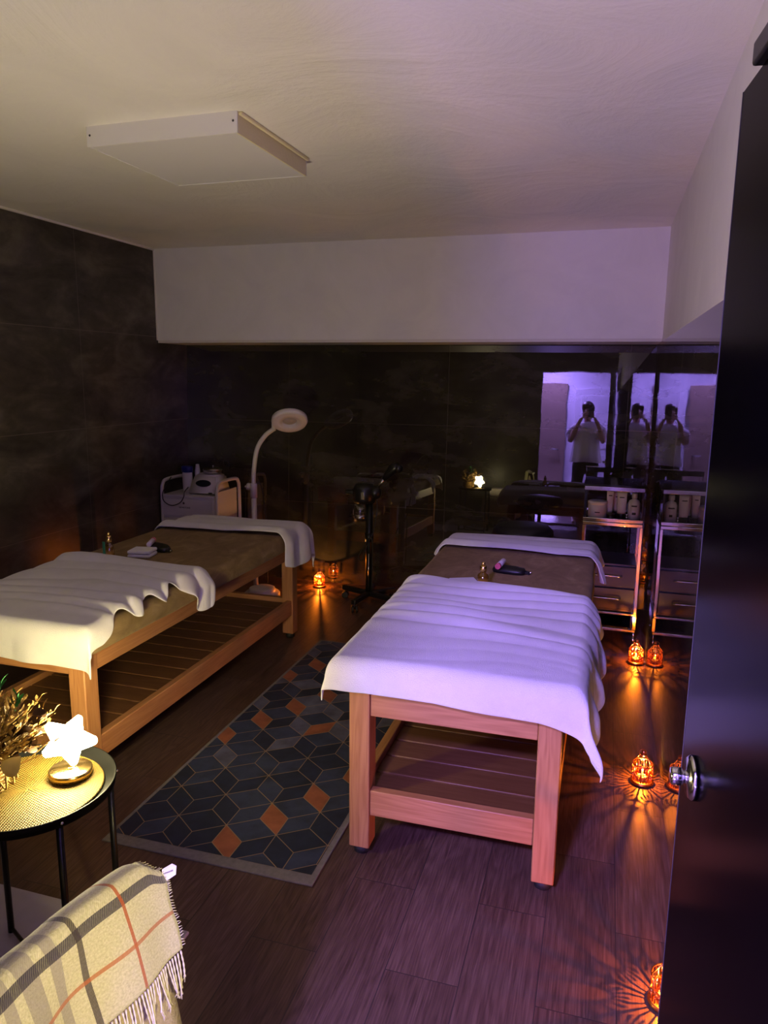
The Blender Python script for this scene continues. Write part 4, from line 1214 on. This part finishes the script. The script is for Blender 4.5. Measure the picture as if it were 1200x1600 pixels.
def squeeze(label, loc, hgt, w_, rz=0, capm='black_plastic'):
    t = thing('squeeze_tube', label, 'tube', loc, rz, GP)
    bm = new_bm(); n = 24; rings = []
    for k in range(9):
        q = k/8; z = 0.03+(hgt-0.03)*q; ry = w_*0.62*(1-q)+0.002; rx = w_*(0.9+0.12*q)
        rings.append([bm.verts.new((rx*math.cos(2*PI*i/n), ry*math.sin(2*PI*i/n), z)) for i in range(n)])
    for a, b in zip(rings, rings[1:]):
        for i in range(n):
            f = bm.faces.new((a[i], a[(i+1) % n], b[(i+1) % n], b[i])); f.smooth = True
    bm.faces.new(list(reversed(rings[0]))); bm.faces.new(rings[-1]); obj('container', bm, 'white_plastic', t)
    bm = new_bm(); lathe(bm, [(w_*0.72, 0.0), (w_*0.78, 0.002), (w_*0.78, 0.027), (w_*0.7, 0.0295)], 24); obj('cap', bm, capm, t)
    bm = new_bm(); ang = math.atan2(w_*0.62-0.002, hgt-0.03)
    z = hgt*0.8; y = -(w_*0.62*(1-(z-0.03)/(hgt-0.03))+0.0028)
    box(bm, -w_*0.5, w_*0.5, y-0.0004, y, z-0.003, z+0.003); obj('label_print', bm, 'ink', t)
squeeze('tall white tube standing right behind the wide cream jar', (0.052, 4.475, SZ), 0.160, 0.020, 0.2, 'white_plastic')
squeeze('white tube with a black cap in the middle of the trolley shelf', (0.118, 4.450, SZ), 0.155, 0.027, -0.1)
squeeze('shorter white tube behind the black-capped tube on the trolley', (0.092, 4.520, SZ), 0.145, 0.023, 0.3)
jar('lotion_bottle', 'white round-shouldered lotion bottle at the right end of the trolley shelf', (0.187, 4.455, SZ), [(0.030, 0), (0.034, 0.004), (0.034, 0.092), (0.028, 0.108), (0.014, 0.116), (0.013, 0.122)], 'white_plastic', [(0.0135, 0.1225), (0.0155, 0.124), (0.0155, 0.150), (0.012, 0.152)], group=GP, cat='bottle', mark=[(0.080, 0.016, 0.004, 0.034), (0.036, 0.011, 0.007, 0.034)])
jar('small_pot', 'small black pot before the tall tube on the trolley shelf', (0.060, 4.425, SZ), [(0.019, 0), (0.021, 0.002), (0.021, 0.018)], 'black_plastic', [(0.022, 0.0185), (0.022, 0.030), (0.018, 0.032)], 'black_plastic', group=GP)
jar('small_vial', 'tiny silver capped vial beside the lotion bottle on the trolley', (0.150, 4.412, SZ), [(0.007, 0), (0.007, 0.022)], 'steel', [(0.008, 0.0222), (0.008, 0.032), (0.005, 0.034)], 'chrome', group=GP, cat='vial')

# ---------------------------------------------------------------- small things on the beds
def oil(label, loc, mats, h=0.075, twist=0, green=False, s=1.0):
    t = thing('oil_bottle', label, 'bottle', loc, twist, 'oil bottles on the beds')
    bm = new_bm(); lathe(bm, [(0.020*s, 0), (0.024*s, 0.003), (0.025*s, 0.028*h/0.075), (0.022*s, 0.046*h/0.075), (0.011*s, 0.054*h/0.075), (0.010*s, 0.058*h/0.075)], 28); obj('glass', bm, 'oil_glass', t)
    bm = new_bm(); lathe(bm, [(0.018*s, 0.003), (0.0215*s, 0.004), (0.022*s, 0.028*h/0.075)], 24); obj('oil', bm, 'oil_gold', t)
    bm = new_bm(); lathe(bm, [(0.0135*s, 0.0585*h/0.075), (0.0145*s, 0.060*h/0.075), (0.0145*s, 0.078*h/0.075), (0.010*s, 0.081*h/0.075)], 24); ball(bm, (0, 0, 0.087*h/0.075), 0.0085*s); obj('cap', bm, 'gold', t)
    if green:
        bm = new_bm(); box(bm, -0.021*s, -0.004*s, -0.0265*s, -0.0245*s, 0.012, 0.062*h/0.075, 0.001); obj('label', bm, 'green_label', t)
    return t
zt = MT+0.0008
oil('gold-capped oil bottle at the edge of the right bed foot towel', (-0.452, 2.972, zt), None, 0.085)
oil('gold-capped oil bottle with a green label on the left bed', (-2.205, 2.865, zt), None, 0.105, 0, True, 0.9)
def mask_and_tube(lx, ly, rz, lab1, lab2, tz):
    t = thing('eye_mask', lab1, 'eye mask', (lx, ly, zt), rz)
    bm = new_bm()
    n = 28; top = []; bot = []
    for i in range(n):
        a = 2*PI*i/n; x = 0.074*math.copysign(abs(math.cos(a))**0.6, math.cos(a)); y = 0.036*math.copysign(abs(math.sin(a))**0.7, math.sin(a))*(1-0.12*math.cos(a))
        bot.append(bm.verts.new((x, y, 0.0))); top.append(bm.verts.new((x*0.93, y*0.9, 0.024+0.004*fbm(x*30, y*30))))
    mid = [bm.verts.new((v.co.x*1.04, v.co.y*1.06, 0.011)) for v in bot]
    for A, B in ((bot, mid), (mid, top)):
        for i in range(n):
            f = bm.faces.new((A[i], A[(i+1) % n], B[(i+1) % n], B[i])); f.smooth = True
    bm.faces.new(list(reversed(bot))); bm.faces.new(top)
    obj('pad', bm, 'black_leather', t)
    bm = new_bm(); tube(bm, bez([(0.072, 0.01, 0.012), (0.088, 0.016, 0.008), (0.092, 0.0, 0.006), (0.074, -0.008, 0.010)], 6), 0.004, 8); obj('strap', bm, 'black_cloth', t)
    bm = new_bm(); ball(bm, (0.097, 0.006, 0.010), 0.005, 10, 6); obj('clip', bm, 'steel', t)
    tp = thing('lip_balm_tube', lab2, 'tube', (lx, ly, zt), rz+tz[0])
    bm = new_bm(); Ry_ = Matrix.Rotation(PI/2, 3, 'Y')
    lathe(bm, [(0.010, -0.045), (0.0125, -0.043), (0.0125, 0.045), (0.011, 0.048)], 20, (tz[1], tz[2], 0.0385), mat=Ry_); obj('tube_body', bm, 'pale_plastic', tp)
    bm = new_bm(); lathe(bm, [(0.0128, -0.066), (0.0128, -0.0455)], 20, (tz[1], tz[2], 0.0385), mat=Ry_); obj('cap', bm, 'pink_plastic', tp)
mask_and_tube(-0.375, 3.235, math.radians(-12), 'black eye mask lying on the right bed', 'pale pink-capped tube across the black eye mask on the right bed', (math.radians(96), 0.0, 0.038))
mask_and_tube(-2.09, 3.10, math.radians(-28), 'black eye mask lying on the left bed', 'pale pink-ended tube leaning over the black eye mask on the left bed', (math.radians(-40), 0.006, -0.040))
def folded(label, loc, rz, sx, sy, sz=0.022):
    bm = new_bm()
    for k in range(2): box(bm, -sx, sx, -sy, sy, k*sz*0.52, k*sz*0.52+sz*0.48, sz*0.2, 3)
    bmesh.ops.subdivide_edges(bm, edges=[e for e in bm.edges if e.calc_length() > 0.03], cuts=3, use_grid_fill=True)
    o = obj('face_cloth', bm, 'terry', None, loc, (0, 0, rz)); tag(o, label, 'cloth', 'folded face cloths')
folded('white folded cloth beside the gold oil bottle on the right bed', (-0.535, 2.975, zt), math.radians(25), 0.055, 0.035)
folded('white folded cloth beside the black eye mask on the left bed', (-2.095, 2.965, zt), math.radians(10), 0.055, 0.05, 0.035)

# ---------------------------------------------------------------- photographer in the doorway (seen in the polished slabs)
def skin(name, pts, edges, mat, parent, sub=2, loc=(0, 0, 0)):
    me = bpy.data.meshes.new(name); me.from_pydata([p[:3] for p in pts], edges, [])
    o = bpy.data.objects.new(name, me); col.objects.link(o)
    if parent: o.parent = parent
    o.location = loc
    o.modifiers.new('skin', 'SKIN')
    for i, p in enumerate(pts):
        s = me.skin_vertices[0].data[i]; r = p[3]
        s.radius = r if isinstance(r, tuple) else (r, r)
    me.skin_vertices[0].data[0].use_root = True
    m = o.modifiers.new('sub', 'SUBSURF'); m.levels = sub; m.render_levels = sub
    dg = bpy.context.evaluated_depsgraph_get(); dg.update()
    m2 = bpy.data.meshes.new_from_object(o.evaluated_get(dg))
    o.modifiers.clear(); o.data = m2; m2.materials.append(MATS[mat])
    for p in m2.polygons: p.use_smooth = True
    return o
def make_person():
    px, py = -0.035, -0.30
    pts = [(0, 0, 0.92, (0.15, 0.105)), (0, 0, 1.05, (0.125, 0.095)), (0, 0.0, 1.22, (0.145, 0.10)), (0, 0, 1.33, (0.13, 0.085)), (0, 0.0, 1.405, 0.052), (0, 0.015, 1.46, 0.048), (0, 0.02, 1.54, (0.070, 0.085)), (0, 0.02, 1.61, (0.068, 0.085))]
    ed = [(i, i+1) for i in range(7)]
    def add(p, par): pts.append(p); ed.append((par, len(pts)-1)); return len(pts)-1
    for s in (-1, 1):
        h = add((s*0.09, 0, 0.86, 0.088), 0); k = add((s*0.10, 0.015, 0.48, 0.056), h); a = add((s*0.105, -0.01, 0.10, 0.038), k); f = add((s*0.11, 0.09, 0.035, (0.036, 0.03)), a); add((s*0.115, 0.15, 0.025, 0.025), f)
        sh = add((s*0.165, 0, 1.335, 0.052), 3); el = add((s*0.225, 0.10, 1.13, 0.042), sh); wr = add((s*0.105, 0.215, 1.42, 0.027), el); add((s*0.082, 0.228, 1.465, (0.026, 0.018)), wr)
    t = tag(skin('person', pts, ed, 'skin', None, 2, (px, py, 0)), 'person in white top and black trousers holding up a phone, mirrored in the slabs', 'person')
    bm = new_bm()                                      # nose, ears, lips
    ball(bm, (0, 0.115, 1.535), 0.014, 10, 8, (0.8, 1.1, 1.3)); ball(bm, (-0.072, 0.02, 1.545), 0.02, 10, 8, (0.4, 0.8, 1.3)); ball(bm, (0.072, 0.02, 1.545), 0.02, 10, 8, (0.4, 0.8, 1.3)); obj('nose_and_ears', bm, 'skin', t)
    bm = new_bm(); ball(bm, (0, 0.098, 1.497), 0.018, 12, 8, (1.2, 0.5, 0.4)); obj('mouth', bm, 'lips', t)
    bm = new_bm(); ball(bm, (-0.028, 0.092, 1.565), 0.012); ball(bm, (0.028, 0.092, 1.565), 0.012); obj('eyes', bm, 'tag_white', t)
    bm = new_bm(); vs = ball(bm, (0, -0.012, 1.60), 0.095, 28, 20, (0.92, 1.12, 0.95))
    for v in vs:
        if v.co.y > 0.045 and v.co.z < 1.63: v.co.y = 0.045-(v.co.y-0.045)*0.2
        if v.co.z < 1.58: v.co.z -= (1.58-v.co.z)*1.5
    obj('hair', bm, 'hair', t)
    bm = new_bm(); n = 40; rings = []                  # loose blouse with short wide sleeves
    for z, rx, ry in ((0.86, 0.215, 0.145), (1.0, 0.19, 0.135), (1.12, 0.175, 0.125), (1.24, 0.180, 0.125), (1.33, 0.190, 0.110), (1.385, 0.14, 0.085), (1.405, 0.075, 0.068)):
        rings.append([bm.verts.new((rx*math.cos(2*PI*i/n)*(1+0.03*math.sin(i*2.0)*(1.4-z)*2), ry*math.sin(2*PI*i/n)*(1+0.06*math.sin(i*1.6)*(1.4-z)*2), z)) for i in range(n)])
    for a, b in zip(rings, rings[1:]):
        for i in range(n):
            f = bm.faces.new((a[i], a[(i+1) % n], b[(i+1) % n], b[i])); f.smooth = True
    for s in (-1, 1): tube(bm, [(s*0.13, 0, 1.355), (s*0.185, 0.02, 1.29), (s*0.215, 0.065, 1.20)], [0.055, 0.062, 0.066], 16)
    obj('blouse', bm, 'white_blouse', t)
    tr_ = [(0, 0, 0.93, (0.17, 0.125)), (0, 0, 0.86, (0.175, 0.125))]; te = [(0, 1)]
    for s in (-1, 1):
        b0 = len(tr_); tr_ += [(s*0.092, 0, 0.78, 0.10), (s*0.10, 0.012, 0.48, 0.075), (s*0.105, -0.005, 0.10, 0.062)]; te += [(1, b0), (b0, b0+1), (b0+1, b0+2)]
    skin('trousers', tr_, te, 'black_trousers', t)
    fp = []                                            # fingers around the phone
    bm = new_bm()
    for s in (-1, 1):
        for k in range(4):
            z = 1.462+0.019*k; L = (0.062, 0.070, 0.067, 0.055)[k]
            x0 = s*0.080
            tube(bm, bez([(x0, 0.232, z-0.012), (x0-s*0.016, 0.243, z), (x0-s*0.032, 0.262, z+0.002), (x0-s*L*0.62, 0.276, z+0.002)], 4), 0.0075, 8)
        tube(bm, bez([(s*0.088, 0.222, 1.455), (s*0.062, 0.235, 1.475), (s*0.047, 0.240, 1.50)], 4), 0.009, 8)
    obj('fingers', bm, 'skin', t)
    ph = thing('phone', 'dark phone held up by the mirrored photographer', 'phone', (0, -0.026, H))
    bm = new_bm(); box(bm, -0.036, 0.036, -0.012, -0.004, -0.085, 0.062, 0.003, 3); obj('phone_body', bm, 'black_plastic', ph)
    bm = new_bm(); box(bm, -0.033, 0.004, -0.004, 0.0, 0.022, 0.058, 0.001); obj('camera_bump', bm, 'smoke_glass', ph)
make_person()
